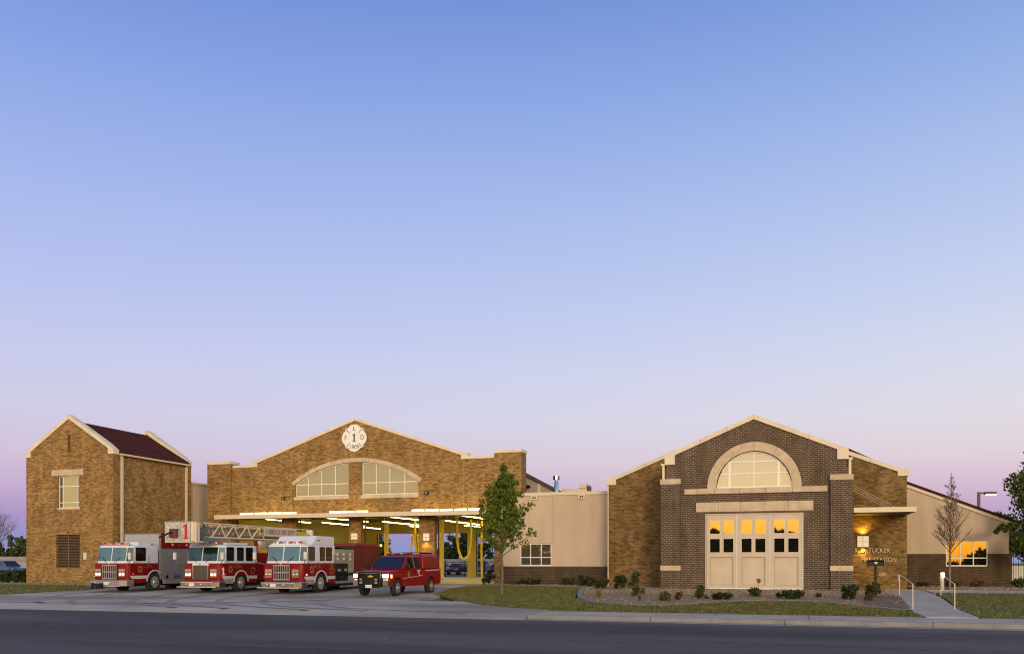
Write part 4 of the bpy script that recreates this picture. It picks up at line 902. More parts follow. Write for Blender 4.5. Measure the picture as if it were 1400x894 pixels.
for (a, c, z0, z1) in ((.15, .80, 1.66, 2.34), (.84, 1.56, 1.66, 2.34), (1.60, 2.30, 1.66, 2.34), (.15, .80, .62, 1.60), (.84, 1.56, .62, 1.60), (1.60, 2.30, .62, 1.60)):
    p = b(B(1.142, 1.158, CABR+a, CABR+c, z0, z1), 'pump_panel', khaki if z0 > 1 or a > 1.2 else black)
    if z0 < 1:
        for k in range(3): b(MB().lathe([(.085, 0), (.085, .10), (.06, .10), (.06, .05), (0, .05)], (1.16, CABR+(a+c)/2+(k-1)*.19, 1.0+(k % 2)*.22), 'x', 12), 'outlet', rimm_ if k % 2 else black, p)
    else:
        for k in range(4): b(MB().lathe([(.075, 0), (.075, .03), (.05, .032), (0, .032)], (1.16, CABR+(a+c)/2+(k % 2-.5)*.24, 1.85+(k//2)*.26), 'x', 12), 'gauge', [white, alum][k % 2], p)
b(MB().loft([[(-1.1, CABR+.15, z+.10*(k == 0)), (1.1, CABR+.15, z+.10*(k == 0)), (1.12, CABR+2.3, z), (-1.12, CABR+2.3, z)] for k, z in enumerate((2.41, 2.54))]), 'hose_cover', M('dark_vinyl', (.02, .035, .035), (.035, .05, .05), sc=6, rough=.7))
b(B(-1.2, 1.2, CABR+2.36, 9.3, .66, 2.62), 'rear_body', reddark); b(B(-1.26, 1.26, CABR+2.34, 9.36, 2.625, 2.78), 'body_rim', M('rim_red', (.20, .025, .018), (.25, .035, .025), sc=2, rough=.4))
for k, (a, c) in enumerate(((2.42, 3.0), (3.06, 4.5), (4.56, 5.5))):
    d = b(B(1.202, 1.225, CABR+a, CABR+c, 1.15 if k == 1 else .72, 2.5), 'compartment_door', reddark); b(B(1.227, 1.25, CABR+a+.1, CABR+c-.1, 1.28 if k == 1 else .85, 1.31 if k == 1 else .88), 'handle', chrome, d)
b(B(-1.22, 1.22, CABR+.1, 9.4, .48, .56), 'running_board', alum); b(B(-1.15, 1.15, 9.3, 9.62, .5, .6), 'rear_step', alum)
b(MB().lathe([(.07, 0), (.07, .12), (0, .14)], (1.2, 9.3, 2.70), 'x', 10), 'corner_light', hotamber); b(MB().lathe([(.10, 0), (.10, .12), (0, .14)], (1.0, CABR+.2, 2.50), 'y', 10, -1), 'scene_light', white)
# --- ladder truck (second)
EX2 = -30.22
t2, b, B, F, zr = engine('ladder_truck', (EX2, 38.72, -.125), 'red and white ladder truck carrying a white bucket marked 1 above its cab',
    dict(L=11.6, cab=CABR, rw=9.2, bumper=dchrome, win=[(.98, 1.62), (1.90, 2.50), (2.72, 3.36)], doors=[(.92, 1.72), (2.0, 2.62), (2.72, 3.5)], lamp=hot, lamp2=alum, plain_grille=True, darkcorner=False, ws=dark_ws))
b(B(-1.2, 1.2, CABR+.1, 11.4, .66, 2.2), 'rear_body', red)
for k in range(4): b(B(1.202, 1.222, CABR+.3+k*1.85, CABR+2.05+k*1.85, .9, 2.1), 'compartment_door', red)
b(MB().lathe([(.75, 0), (.75, .5), (.6, .55), (0, .55)], (0, 9.6, 2.2), 'z', 20), 'turntable', alum)
figure_one('side_lettering', .42, white, t2, (1.232, .66, 1.18), rot=(0, 0, R(70)))
b(B(.95, 1.13, 1.05, 3.0, zr+.02, zr+.14), 'warning_bar', white)
b(B(-.8, .8, .5, .62, zr+.0, zr+.1), 'roof_edge_light', alum)
for k in range(4): b(MB().box(-.5+k*.3, -.36+k*.3, 1.2+k*.35, 1.6+k*.35, zr+.01, zr+.2), 'roof_box', [alum, greybox][k % 2])
b(B(1.0, 1.2, CABR+.02, CABR+.08, .8, 2.9), 'rear_post', red); b(MB().lathe([(.14, 0), (.14, .25), (0, .27)], (1.0, CABR+.3, 2.75), 'x', 12), 'spot_lamp', white)
lad = b(MB().box(-.79, -.71, -.30, 10.0, 2.98, 3.05).box(.71, .79, -.30, 10.0, 2.98, 3.05), 'ladder', cream)
mb = MB()
for sx in (-1, 1):
    mb.box(sx*.75-.04, sx*.75+.04, -.3, 10.0, 3.71, 3.77)
    n = 4
    for k in range(n):
        ya = .30+k*1.22; mb.tube((sx*.75, ya, 3.02), (sx*.75, ya+.75, 3.72), .036, n=6); mb.tube((sx*.75, ya+.75, 3.72), (sx*.75, ya+1.22, 3.02), .036, n=6)
b(mb, 'truss', cream, lad)
mb = MB()
for sx in (-1, 1):
    mb.box(sx*.52-.04, sx*.52+.04, -.1, 9.0, 3.10, 3.18).box(sx*.52-.035, sx*.52+.035, -.1, 9.0, 3.50, 3.56)
    for k in range(22): mb.tube((sx*.52, .1+k*.4, 3.14), (sx*.52, .3+k*.4, 3.53), .022, n=5)
for k in range(26): mb.tube((-.5, .05+k*.35, 3.14), (.5, .05+k*.35, 3.14), .024, n=5)
b(mb, 'fly_section', M('fly_grey', (.13, .13, .145), (.24, .24, .26), sc=7, rough=.45, metal=.4), lad)
sb = b(B(.81, .83, 5.05, 8.55, 3.22, 3.72), 'sign_board', M('sign_panel', (.62, .55, .50), rough=.5), lad)
text('sign_lettering', 'LUBBOCK FIRE DEPT', .40, M('maroon_lettering', (.14, .02, .03), rough=.5), lad, (.835, 6.82, 3.46), ext=.003, local=True, rot=(R(90), 0, R(90)), sx=.85)
b(B(.81, .86, 4.55, 4.95, 3.25, 3.75), 'crest_plate', M('crest_yellow', (.5, .42, .12), (.6, .5, .2), sc=5, rough=.5), lad); b(MB().lathe([(.12, 0), (.12, .01), (0, .01)], (.862, 4.75, 3.5), 'x', 12), 'crest', M('crest_dark', (.12, .08, .02), rough=.5), lad)
b(B(.35, .82, 5.2, 8.4, 2.5, 2.97), 'tool_locker', khaki); b(MB().box(-.6, .75, 8.9, 10.3, 3.20, 3.45).box(-.5, .7, 9.1, 10.0, 3.45, 3.60), 'basket_stretcher', M('safety_yellow', (.48, .42, .03), (.55, .48, .06), sc=5, rough=.5), lad)
b(MB().box(.3, .7, 10.6, 10.8, 2.9, 3.75).tube((.5, 10.9, 2.6), (.5, 10.9, 3.2), .05), 'work_light', white, lad)
mb = MB()
for k in range(9): mb.tube((.1, 10.4+k*.1, 2.7), (.1+.3*math.sin(k), 10.5+k*.1, 3.3), .05, n=5)
b(mb, 'hose_bundle', alum)
# bucket
bk = b(MB().box(-1.08, .95, -1.12, -.62, 2.70, 2.78), 'bucket', M('bucket_tan', (.55, .48, .42), rough=.5))
b(B(-1.08, -.10, -1.12, -1.08, 2.785, 3.76), 'bucket_panel', tread, bk); b(B(-.06, .52, -1.12, -1.08, 2.785, 3.76), 'bucket_panel', tread, bk); b(B(.91, .95, -1.05, -.92, 2.785, 3.76), 'bucket_panel', M('bucket_side', (.66, .58, .50), rough=.5), bk)
b(B(-1.08, -1.04, -1.075, -.62, 2.785, 3.76), 'bucket_panel', tread, bk); b(MB().box(.555, .90, -1.13, -1.09, 2.785, 3.76).lathe([(.09, 0), (.09, .98), (0, .98)], (.70, -1.16, 2.78), 'z', 12), 'corner_post', M('post_tan', (.70, .60, .50), rough=.45), bk)
b(MB().box(-1.10, .96, -1.14, -1.06, 3.765, 3.81).box(-.105, -.055, -1.125, -1.075, 2.785, 3.76), 'bucket_rail', alum, bk)
figure_one('bucket_number', .80, redtext, bk, (.23, -1.127, 3.27))
mb = MB()
for k in range(7): mb.tube((.86, -.9+k*.13, 2.8), (.70-.05*(k % 3), -.75+k*.13, 3.7), .025, n=5)
b(mb, 'bucket_hoses', M('gear_grey', (.05, .05, .055), (.16, .15, .16), sc=9, rough=.5), bk)
b(B(.3, .84, -.85, -.5, 2.8, 3.35), 'gear_box', MATS['gear_grey'], bk); b(B(-.6, -.1, -.9, -.5, 2.8, 3.6), 'gear_box', MATS['gear_grey'], bk)
mon = b(MB().box(-.66, -.22, -1.30, -1.125, 2.95, 3.42), 'water_cannon', M('cannon_maroon', (.16, .02, .03), (.08, .03, .04), sc=9, rough=.4), bk); b(MB().tube((-.5, -1.3, 3.25), (-.95, -1.75, 2.95), .06, .045, 10), 'nozzle', black, mon)
# --- heavy rescue (first)
t1, b, B, F, zr = engine('rescue_truck', (-35.85, 38.25, -.125), 'red and white two-door rescue truck with grey box body, parked by the brick tower',
    dict(L=8.6, cab=2.80, wy=2.52, rw=6.6, bumper=M('bumper_grey', (.26, .255, .27), (.32, .31, .33), sc=6, rough=.4, metal=.5), win=[(1.0, 1.78)], doors=[(.95, 1.84)], lamp=hot, lamp2=alum, redbar=True, winch=True, bz=(.34, .68), step=red, px=.15))
b(MB().loft([[(-.2, 1.2, z), (1.0, 1.2, z), (1.0, 2.6, z), (-.2, 2.6, z)] if z < 2.6 else [(-.1, 1.5, z), (.95, 1.5, z), (.95, 2.5, z), (-.1, 2.5, z)] for z in (zr+.002, zr+.2)]), 'roof_unit', white)
b(B(-1.28, 1.28, 2.92, 8.4, .7, 3.34), 'box_body', greybox); b(MB().box(-1.22, 1.22, 2.86, 2.91, 2.3, 3.28), 'front_panel', M('silver_panel', (.36, .35, .39), rough=.4), bevel=.01)
for k in range(3): b(B(1.285, 1.30, 3.05+k*1.75, 4.7+k*1.75, 1.0, 2.46), 'roller_door', M('roller_grey', (.21, .205, .225), (.235, .23, .25), sc=2, rough=.45))
band = b(B(1.285, 1.36, 2.95, 8.38, 2.50, 2.82), 'light_band', red)
for k in range(7): b(MB().lathe([(.07, 0), (.07, .03), (0, .04)], (1.362, 3.2+k*.62, 2.70), 'x', 10), 'warning_lamp', ambersmall if k % 2 else redlens, band)
b(B(-1.2, 1.25, 3.3, 5.9, .42, .70), 'tool_tray', rimm_); b(MB().lathe([(.12, 0), (.12, .5), (0, .5)], (1.26, 3.9, .85), 'y', 12).lathe([(.10, 0), (.10, .05), (0, .05)], (1.27, 3.4, .82), 'x', 12), 'air_tank', chrome)
b(B(1.0, 1.34, 2.95, 3.35, 2.825, 3.38), 'red_locker', red); b(B(-.2, .3, 2.75, 2.85, .6, 1.0), 'step_well', chrome)
# --- pickup
PK = thing('red_pickup', (-19.48, 37.95, -.14), 'red extended-cab pickup with topper, black brush guard and lit headlamps', 'pickup truck', rz=R(-4.6))
PK.scale = (1.02, .95, 1.08)
b = lambda mb, n, m, par=PK, **k: mb.build(n, m, par, local=True, **k); B = lambda *a: MB().box(*a)
fy, ry, r = .98, 4.72, .39
prof = [(.20, .50), (.10, .70), (.10, 1.00), (.30, 1.12), (1.50, 1.22), (3.9, 1.24), (5.85, 1.24), (5.88, .62), (5.70, .48)]
a1 = [(y, max(z, .44)) for y, z in arch_pts(ry, r, .49, 10, 0, 180)]; a2 = [(y, max(z, .44)) for y, z in arch_pts(fy, r, .49, 10, 0, 180)]
b(side_loft(prof+a1+a2, .99, .16, .13), 'body', redpick, smooth=True)
def rg(z, f, k, rr): return [(-.97+k, f, z), (.97-k, f, z), (.97-k, rr, z), (-.97+k, rr, z)]
b(MB().loft([rg(1.235, 1.50, .05, 3.80), rg(1.55, 1.95, .13, 3.78), rg(1.83, 2.38, .21, 3.75), rg(1.88, 2.52, .27, 3.70)]), 'cab', redpick, bevel=.03)
K = lambda z: .05+.08*(z-1.235)/.315 if z < 1.55 else .13+.08*(z-1.55)/.28
Fw = lambda z: 1.5+(.45*(z-1.235)/.315 if z < 1.55 else .45+.43*(z-1.55)/.28)
b(MB().slab([(-.84, Fw(1.27)-.012, 1.275), (.84, Fw(1.27)-.012, 1.275), (.80, Fw(1.55)-.014, 1.555), (-.80, Fw(1.55)-.014, 1.555)], .008).slab([(-.80, Fw(1.55)-.014, 1.555), (.80, Fw(1.55)-.014, 1.555), (.72, Fw(1.80)-.012, 1.80), (-.72, Fw(1.80)-.012, 1.80)], .008), 'windshield', glass_mat('pickup_glass', (.008, .011, .022), .10, (.6, .8, 1)))
for sx in (-1, 1):
    for (ya, yb2, yc, yd) in ((1.98, 2.86, 2.86, 2.44), (2.96, 3.62, 3.58, 2.96)):
        z0, z1 = 1.29, 1.79; q = [(sx*(.97-K(z0)+.006), ya, z0), (sx*(.97-K(z0)+.006), yb2, z0), (sx*(.97-K(z1)+.008), yc, z1), (sx*(.97-K(z1)+.008), yd, z1)]
        b(MB().slab(q, .010), 'side_window', darkglass)
    d = b(MB().prism([(1.62, .62), (2.90, .62), (2.90, 1.2), (1.62, 1.2)], sx*.991, sx*.998, 'x'), 'door', redpick); b(MB().box(*(sorted((sx*1.0, sx*1.025))), 2.66, 2.84, 1.06, 1.10), 'handle', black, d)
    b(MB().prism([(2.94, .62), (3.72, .62), (3.72, 1.2), (2.94, 1.2)], sx*.991, sx*.997, 'x'), 'rear_door', redpick)
    m_ = b(MB().box(*(sorted((sx*.98, sx*1.16))), 1.78, 1.86, 1.26, 1.30), 'mirror_arm', black); b(MB().box(*(sorted((sx*1.06, sx*1.26))), 1.74, 1.86, 1.28, 1.50), 'mirror', black, m_, bevel=.03)
    wheel(PK, sx*1.0, fy, r, .26, sx, alum); wheel(PK, sx*1.0, ry, r, .26, sx, alum)
    b(MB().prism([(1.55, .80), (3.70, .92), (3.70, .94), (1.55, .82)], sx*.9985, sx*1.0005, 'x'), 'side_line', silver)
    h = b(MB().prism([(sx*.62, .80), (sx*.98, .80), (sx*.99, 1.05), (sx*.60, 1.04)], .10, .24), 'headlight', chrome); b(MB().prism([(sx*.64, .86), (sx*.95, .86), (sx*.95, 1.02), (sx*.63, 1.02)], .085, .098), 'headlight_lens', pickhot, h)
    b(MB().prism([(sx*.93, .86), (sx*.985, .86), (sx*.985, 1.03), (sx*.95, 1.03)], .083, .0845).box(*(sorted((sx*.992, sx*1.0))), .26, .42, .84, 1.0), 'corner_light', hotamber, h)
b(MB().prism([(3.05, 1.18), (3.16, 1.18), (3.42, .93), (3.30, .93)], .9985, 1.0015, 'x').prism([(3.05, 1.19), (3.42, 1.19), (3.42, 1.12), (3.13, 1.12)], .9985, 1.0018, 'x'), 'door_mark', silver)
b(MB().prism([(4.0, 1.14), (5.7, 1.16), (5.7, 1.20), (4.0, 1.18)], .9985, 1.0015, 'x'), 'bed_stripe', silver)
b(MB().prism([(2.15+.14*math.cos(R(a)), .98+.16*math.sin(R(a))) for a in range(0, 360, 45)], .9985, 1.0012, 'x'), 'door_emblem', gold)
b(MB().loft([rg(1.245, 3.86, .01, 5.84), rg(1.6, 3.86, .05, 5.84), rg(1.88, 3.90, .11, 5.80), rg(1.96, 4.0, .2, 5.72)]), 'topper', redpick, bevel=.04)
for sx in (-1, 1): b(MB().slab([(sx*.955, 4.15, 1.33), (sx*.955, 5.6, 1.33), (sx*.905, 5.55, 1.72), (sx*.905, 4.2, 1.72)], .006), 'topper_door', redpick)
b(B(-.985, .985, .0, .34, .44, .78), 'bumper', chrome, bevel=.05); b(B(-.60, .60, .055, .115, .76, 1.08), 'grille', black)
em2 = b(MB().prism([(-.16, .935), (-.06, .935), (-.06, .97), (.06, .97), (.06, .935), (.16, .935), (.13, .885), (.06, .885), (.06, .85), (-.06, .85), (-.06, .885), (-.13, .885)], .035, .052), 'grille_badge', M('badge_gold', (.65, .45, .10), rough=.3, metal=.5))
b(B(-.58, .58, .04, .054, 1.045, 1.075), 'grille_bar', chrome)
bg_ = b(MB().path([(-.60, -.10, .42), (-.60, -.12, 1.0), (-.52, -.10, 1.10), (.52, -.10, 1.10), (.60, -.12, 1.0), (.60, -.10, .42)], .035, 8).path([(-.6, -.11, .55), (.6, -.11, .55)], .03).path([(-.6, -.11, .8), (-.3, -.12, .8)], .03).path([(.3, -.12, .8), (.6, -.11, .8)], .03).box(-.56, .56, -.06, -.02, .40, .88).box(-.60, -.54, -.10, -.02, .42, 1.05).box(.54, .60, -.10, -.02, .42, 1.05), 'brush_guard', black)
for sx in (-1, 1):
    for z in (.64, .78): b(MB().box(sx*.42-.07, sx*.42+.07, -.17, -.09, z-.04, z+.04), 'guard_lamp', alum, bg_)
b(B(-.18, .18, -.15, -.135, .40, .54), 'licence_plate', white)
lb = b(B(-.62, .62, 2.72, 2.98, 1.885, 1.93), 'light_bar', black)
for i, x in enumerate(np.linspace(-.5, .5, 5)): b(MB().box(float(x)-.09, float(x)+.09, 2.74, 2.96, 1.932, 2.01), 'beacon', [redlens, alum][i % 2], lb, bevel=.02)
b(B(.7, .95, 5.86, 5.96, .70, .95), 'tail_light', redlens); b(B(-.9, .9, 5.88, 6.02, .5, .66), 'rear_bumper', chrome)
rk = b(MB().box(-.6, -.57, 4.2, 5.6, 1.965, 2.02).box(.57, .6, 4.2, 5.6, 1.965, 2.02).box(-.6, .6, 4.3, 4.35, 2.021, 2.05).box(-.6, .6, 5.4, 5.45, 2.021, 2.05), 'roof_rack', black)
# ------------------------------------------------------------------ site furniture
mbx = thing('mailbox', (3.8, 42.5, gz(42.5)), 'black box on a dark post between round shrub and entrance wall', 'mailbox')
z = gz(42.5)
MB().box(3.75, 3.85, 42.45, 42.55, z, 1.37).build('post', black, mbx)
bx = MB().prism([(42.28, 1.375), (42.72, 1.375), (42.72, 1.56), (42.66, 1.63), (42.34, 1.63), (42.28, 1.56)], 3.45, 4.15, 'x').build('box', black, mbx)
MB().prism([(3.72, 1.56), (3.88, 1.56), (3.86, 1.50), (3.80, 1.44), (3.74, 1.50)], 42.265, 42.278).build('emblem', alum, bx)
MB().box(3.46, 4.14, 42.26, 42.34, 1.632, 1.65).build('lid_edge', black, bx)
def handrail(a, c, lab):
    t = thing('handrail', (a[0], a[1], gz(a[1])), lab, 'handrail', 'handrails of the entrance walk')
    za, zc = gz(a[1]), gz(c[1]); A = (a[0], a[1], za+1.02); C_ = (c[0], c[1], zc+.95)
    MB().tube((a[0], a[1], za-.05), A, .020, n=8).build('post', cream, t); MB().tube((c[0], c[1], zc-.05), C_, .020, n=8).build('post', cream, t)
    d = (Vector(A)-Vector(C_)).normalized(); e = Vector(A)+d*.5; e.z = A[2]+.0
    MB().path([C_, A, e[:], (e.x, e.y, e.z-.3)], .020, 8).build('rail', cream, t)
handrail((4.98, 44.1), (4.36, 34.6), 'pale steel handrail on the mulch side of the entrance walk')
handrail((6.72, 43.9), (5.80, 34.9), 'pale steel handrail on the lawn side of the entrance walk')
bo = thing('bollard_light', (8.05, 52.1, .03), 'short white bollard light with glowing head beside the entrance walk', 'bollard')
MB().lathe([(.09, 0), (.09, .68), (0, .68)], (8.05, 52.1, .03), 'z', 16).build('post', alum, bo, smooth=True); MB().lathe([(.10, .685), (.115, .70), (.115, .86), (.08, .90), (0, .90)], (8.05, 52.1, .03), 'z', 16).build('lens', bollm, bo, smooth=True)
MB().lathe([(.13, .905), (.12, .95), (0, .965)], (8.05, 52.1, .03), 'z', 16).build('cap', white_frame, bo)
l = bpy.data.lights.new('bollard_lamp', 'POINT'); l.energy = 12; l.color = (1, .82, .35); l.shadow_soft_size = .1
o = bpy.data.objects.new('bollard_lamp', l); COL.objects.link(o); o.parent = bo; o.location = (0, -.25, .8)
sp = thing('street_lamp', (14.15, 75, -.14), 'tall dark parking lot lamp with lit head rising behind the right wing', 'street lamp')
MB().box(14.05, 14.25, 74.9, 75.1, -.14, 7.0).build('pole', bronze, sp); MB().box(14.26, 14.75, 74.93, 75.07, 6.85, 6.98).build('arm', bronze, sp)
hd = MB().box(14.55, 15.35, 74.75, 75.25, 6.80, 7.0).build('lamp_head', bronze, sp); MB().box(14.62, 15.33, 74.70, 75.2, 6.74, 6.797).build('lens', streetl, hd)
# ------------------------------------------------------------------ trees
def branchy(mb, p, d, ln, r, depth, tips, spread=.5, upb=.35, kids=3, minr=.006, n=5):
    q = p+d*ln; mb.tube(p, q, r, r*.68, n)
    if depth == 0: tips.append(q); return
    for k in range(kids):
        e = Vector((random.gauss(0, 1), random.gauss(0, 1), random.gauss(0, .6)))*spread
        nd = (d+e+Vector((0, 0, upb))).normalized(); s = p.lerp(q, random.uniform(.45, 1.0)) if k else q
        branchy(mb, s, nd, ln*random.uniform(.62, .85), max(r*.6, minr), depth-1, tips, spread, upb, kids, minr, max(n-1, 3))
def young_tree():
    X, Y = -13.62, 40.76; z0 = gz(Y); t = thing('young_tree', (X, Y, z0), 'young green leafy tree with pale slim trunk standing on the front lawn', 'tree')
    tr = MB(); pts = [Vector((X, Y, z0)), Vector((X+.03, Y, z0+1.2)), Vector((X-.03, Y, z0+2.3)), Vector((X+.08, Y, z0+4.2)), Vector((X+.14, Y, z0+6.2))]
    for (a, c, ra, rb) in zip(pts[:-1], pts[1:], (.085, .07, .06, .035), (.07, .06, .035, .01)): tr.tube(a, c, ra, rb, 9)
    cl = []; sp_ = []
    for k in range(84):
        h = 1.95+3.7*(k/84)**.95; az = k*2.4+random.uniform(-.4, .4); f = (h-1.95)/4.4
        ln = (1.55*(1-f)**.75+.18)*random.uniform(.6, 1.12)
        if math.cos(az) > .4 and f < .5: ln *= 1.12
        bp = Vector((X+.03+.1*f, Y, z0+h)); d = Vector((math.cos(az), math.sin(az), random.uniform(.55, 1.0))).normalized()
        e = bp+d*ln; tr.tube(bp, e, .022*(1.2-f), .006, 5)
        for s in (.35, .55, .75, .92, 1.05):
            if random.random() < .35: continue
            c_ = bp+d*ln*s+Vector((random.gauss(0, .08), random.gauss(0, .08), random.gauss(0, .07))); cl.append(c_[:]); sp_.append(.12+.13*random.random())
    for k in range(14): cl.append((X+.12+random.gauss(0, .10), Y+random.gauss(0, .1), z0+5.6+.07*k)); sp_.append(.17)
    tr.build('trunk', bark, t, smooth=True)
    leaf_cloud(MB(), cl, 8600, sp_, .088, aspect=1.9).build('crown', leafA, t, fix=False)
    return t
young_tree()
def bare_tree(X, Y, h, label, seed, wide=.25, start=.30):
    random.seed(seed); z0 = gz(Y); t = thing('bare_tree', (X, Y, z0), label, 'tree'); tr = MB(); tips = []
    top = Vector((X+.1, Y, z0+h)); tr.tube((X, Y, z0), (X+.02, Y, z0+h*.45), .07, .045, 8); tr.tube((X+.02, Y, z0+h*.45), top, .045, .008, 7)
    tw = MB()
    for k in range(60):
        f = k/60; hh = h*(start+(.97-start)*f); az = k*2.4+random.uniform(-.5, .5)
        ln = h*wide*(1.05-f)*random.uniform(.6, 1.1); d = Vector((math.cos(az)*.75, math.sin(az)*.75, random.uniform(.7, 1.1))).normalized()
        branchy(tw, Vector((X+.02+.08*f, Y, z0+hh)), d, ln*.55, .020*(1.15-f)+.006, 3, tips, .36, .30, 3, .0055, 5)
    tr.build('trunk', twig, t, smooth=True); tw.build('crown', twig, t, fix=False); return t
bare_tree(8.56, 53.0, 6.6, 'leafless young tree with fine reddish twigs in front of the right wing window', 5, .20, .30)
bare_tree(-66.0, 57, 5.6, 'bare spreading tree whose branch tips show at the far left edge', 8, .62, .32)
random.seed(21)
def crown_tree(X, Y, h, r, trunk_h, nleaf, size, lm, name, label, group=None, z0=None, nclump=46, low=0.0, extra=None, rot=0):
    z0 = gz(Y) if z0 is None else z0; t = thing(name, (X, Y, z0), label, 'tree', group); tr = MB(); cl = []; sp_ = []
    tr.tube((X, Y, z0), (X+.05, Y, z0+trunk_h), .05*r+.05, .04*r+.03, 9); cz = z0+trunk_h*.75+(h-trunk_h*.75)/2; hz = (h-trunk_h*.75)/2
    for k in range(nclump):
        d = Vector((random.gauss(0, 1), random.gauss(0, 1), random.gauss(0, 1))).normalized()*random.uniform(.45, 1.0)
        c_ = Vector((X+d.x*r, Y+d.y*r, cz+d.z*hz*(.95 if d.z > 0 else 1))); cl.append(c_[:]); sp_.append(r*random.uniform(.18, .36))
        if k % 2 == 0: tr.tube((X+.05, Y, z0+trunk_h*random.uniform(.7, 1.0)), c_, .03*r, .006, 5)
    for c_ in (extra or []):
        cl.append(c_[0]); sp_.append(c_[1])
    tr.build('trunk', bark, t); leaf_cloud(MB(), cl, nleaf, sp_, size).build('crown', lm, t, fix=False); return t
brx = [((12.9-.16*k, 57.1-.05*k, 3.85-.14*(k % 3)-.03*k), .09) for k in range(9)]+[((13.0, 57, 2.6), .18), ((12.8, 57, 2.5), .12), ((13.9, 57, 6.6), .4), ((14.3, 57.2, 7.6), .4), ((13.4, 57, 5.9), .35)]*1
brx = [x for x in brx for _ in range(2)]
crown_tree(14.75, 57.4, 8.6, 2.5, 2.0, 20000, .13, leafB, 'leafy_tree', 'broad dark green leafy tree at the right edge, one branch across the wing', extra=brx, nclump=60)
crown_tree(17.5, 86, 6.2, 2.6, 1.6, 2600, .30, leafF, 'far_tree', 'green tree behind the sloping roof of the right wing', 'trees behind the station', z0=-.14)
ft = [(-60, 117, 6.2, 3.4, 'dark rounded tree seen through the bay above the pumper engine tail'), (-45.6, 116, 5.6, 2.7, 'dark rounded tree seen through the bay just right of the pickup'),
      (-40.9, 112, 8.2, 2.6, 'tall loose tree seen through the rightmost bay opening'), (-50.5, 122, 4.4, 3.0, 'low dark tree seen through the bay under patch of blue sky'),
      (-36.4, 118, 5.2, 2.6, 'low tree at the right of the rightmost bay opening')]
for X, Y, h, r, lab in ft: crown_tree(X, Y, h, r, .9, 2400, .34, leafF, 'far_tree', lab, 'trees behind the station', z0=-.14, nclump=34)
for X, Y, h, r, lab in [(-146, 126, 6.4, 3.0, 'dark far tree at the very left edge of the view'), (-140.5, 128, 7.3, 3.2, 'tallest dark far tree left of the brick tower'), (-135, 126, 6.6, 3.0, 'dark far tree close against the left corner of the brick tower')]:
    crown_tree(X, Y, h, r, .9, 2400, .36, leafF, 'far_tree', lab, 'trees behind the station', z0=-.14, nclump=36)
# ------------------------------------------------------------------ shrubs and small plants
def shrub(X, Y, w, h, lm, label, n=700, size=.09, form='round', name='shrub', cat='shrub', z0=None):
    z0 = gz(Y)+.03 if z0 is None else z0; mb = MB(); cl = []; sp_ = []
    if form == 'round':
        for k in range(16):
            a, f = random.uniform(0, 6.28), random.random()**.5; cl.append((X+math.cos(a)*f*w*.36, Y+math.sin(a)*f*w*.36, z0+h*random.uniform(.2, .78))); sp_.append(w*.17)
    elif form == 'low':
        for k in range(18):
            a, f = random.uniform(0, 6.28), random.random()**.5; cl.append((X+math.cos(a)*f*w*.44, Y+math.sin(a)*f*w*.3, z0+h*random.uniform(.25, .6))); sp_.append(h*.38)
    elif form == 'tall':
        for k in range(18):
            f = k/18; cl.append((X+random.gauss(0, w*.16)*(1.2-f*.3), Y+random.gauss(0, w*.16), z0+h*(.1+.82*f))); sp_.append(w*.22)
    if form == 'tuft':
        for k in range(n):
            a = random.uniform(0, 6.28); l = random.uniform(.6, 1)*h; o = random.uniform(.1, 1)*w*.5; q = (X+math.cos(a)*o, Y+math.sin(a)*o, z0+l*random.uniform(.7, 1)); b0 = (X+math.cos(a)*o*.2, Y+math.sin(a)*o*.2, z0)
            t_ = .008; kk = len(mb.v); mb.v += [(b0[0]-t_, b0[1], b0[2]), (b0[0]+t_, b0[1], b0[2]), q]; mb.f.append((kk, kk+1, kk+2))
    else:
        leaf_cloud(mb, cl, n, sp_, size)
        for k in range(7):
            a = random.uniform(0, 6.28); kk = len(mb.v); mb.tube((X, Y, z0-.03), (X+math.cos(a)*w*.3, Y+math.sin(a)*w*.3, z0+h*.7), .010, .004, 3)
    return top_mesh(mb, name, lm, label, cat, 'shrubs and plants in the gravel beds', base=(X, Y, z0), fix=False)
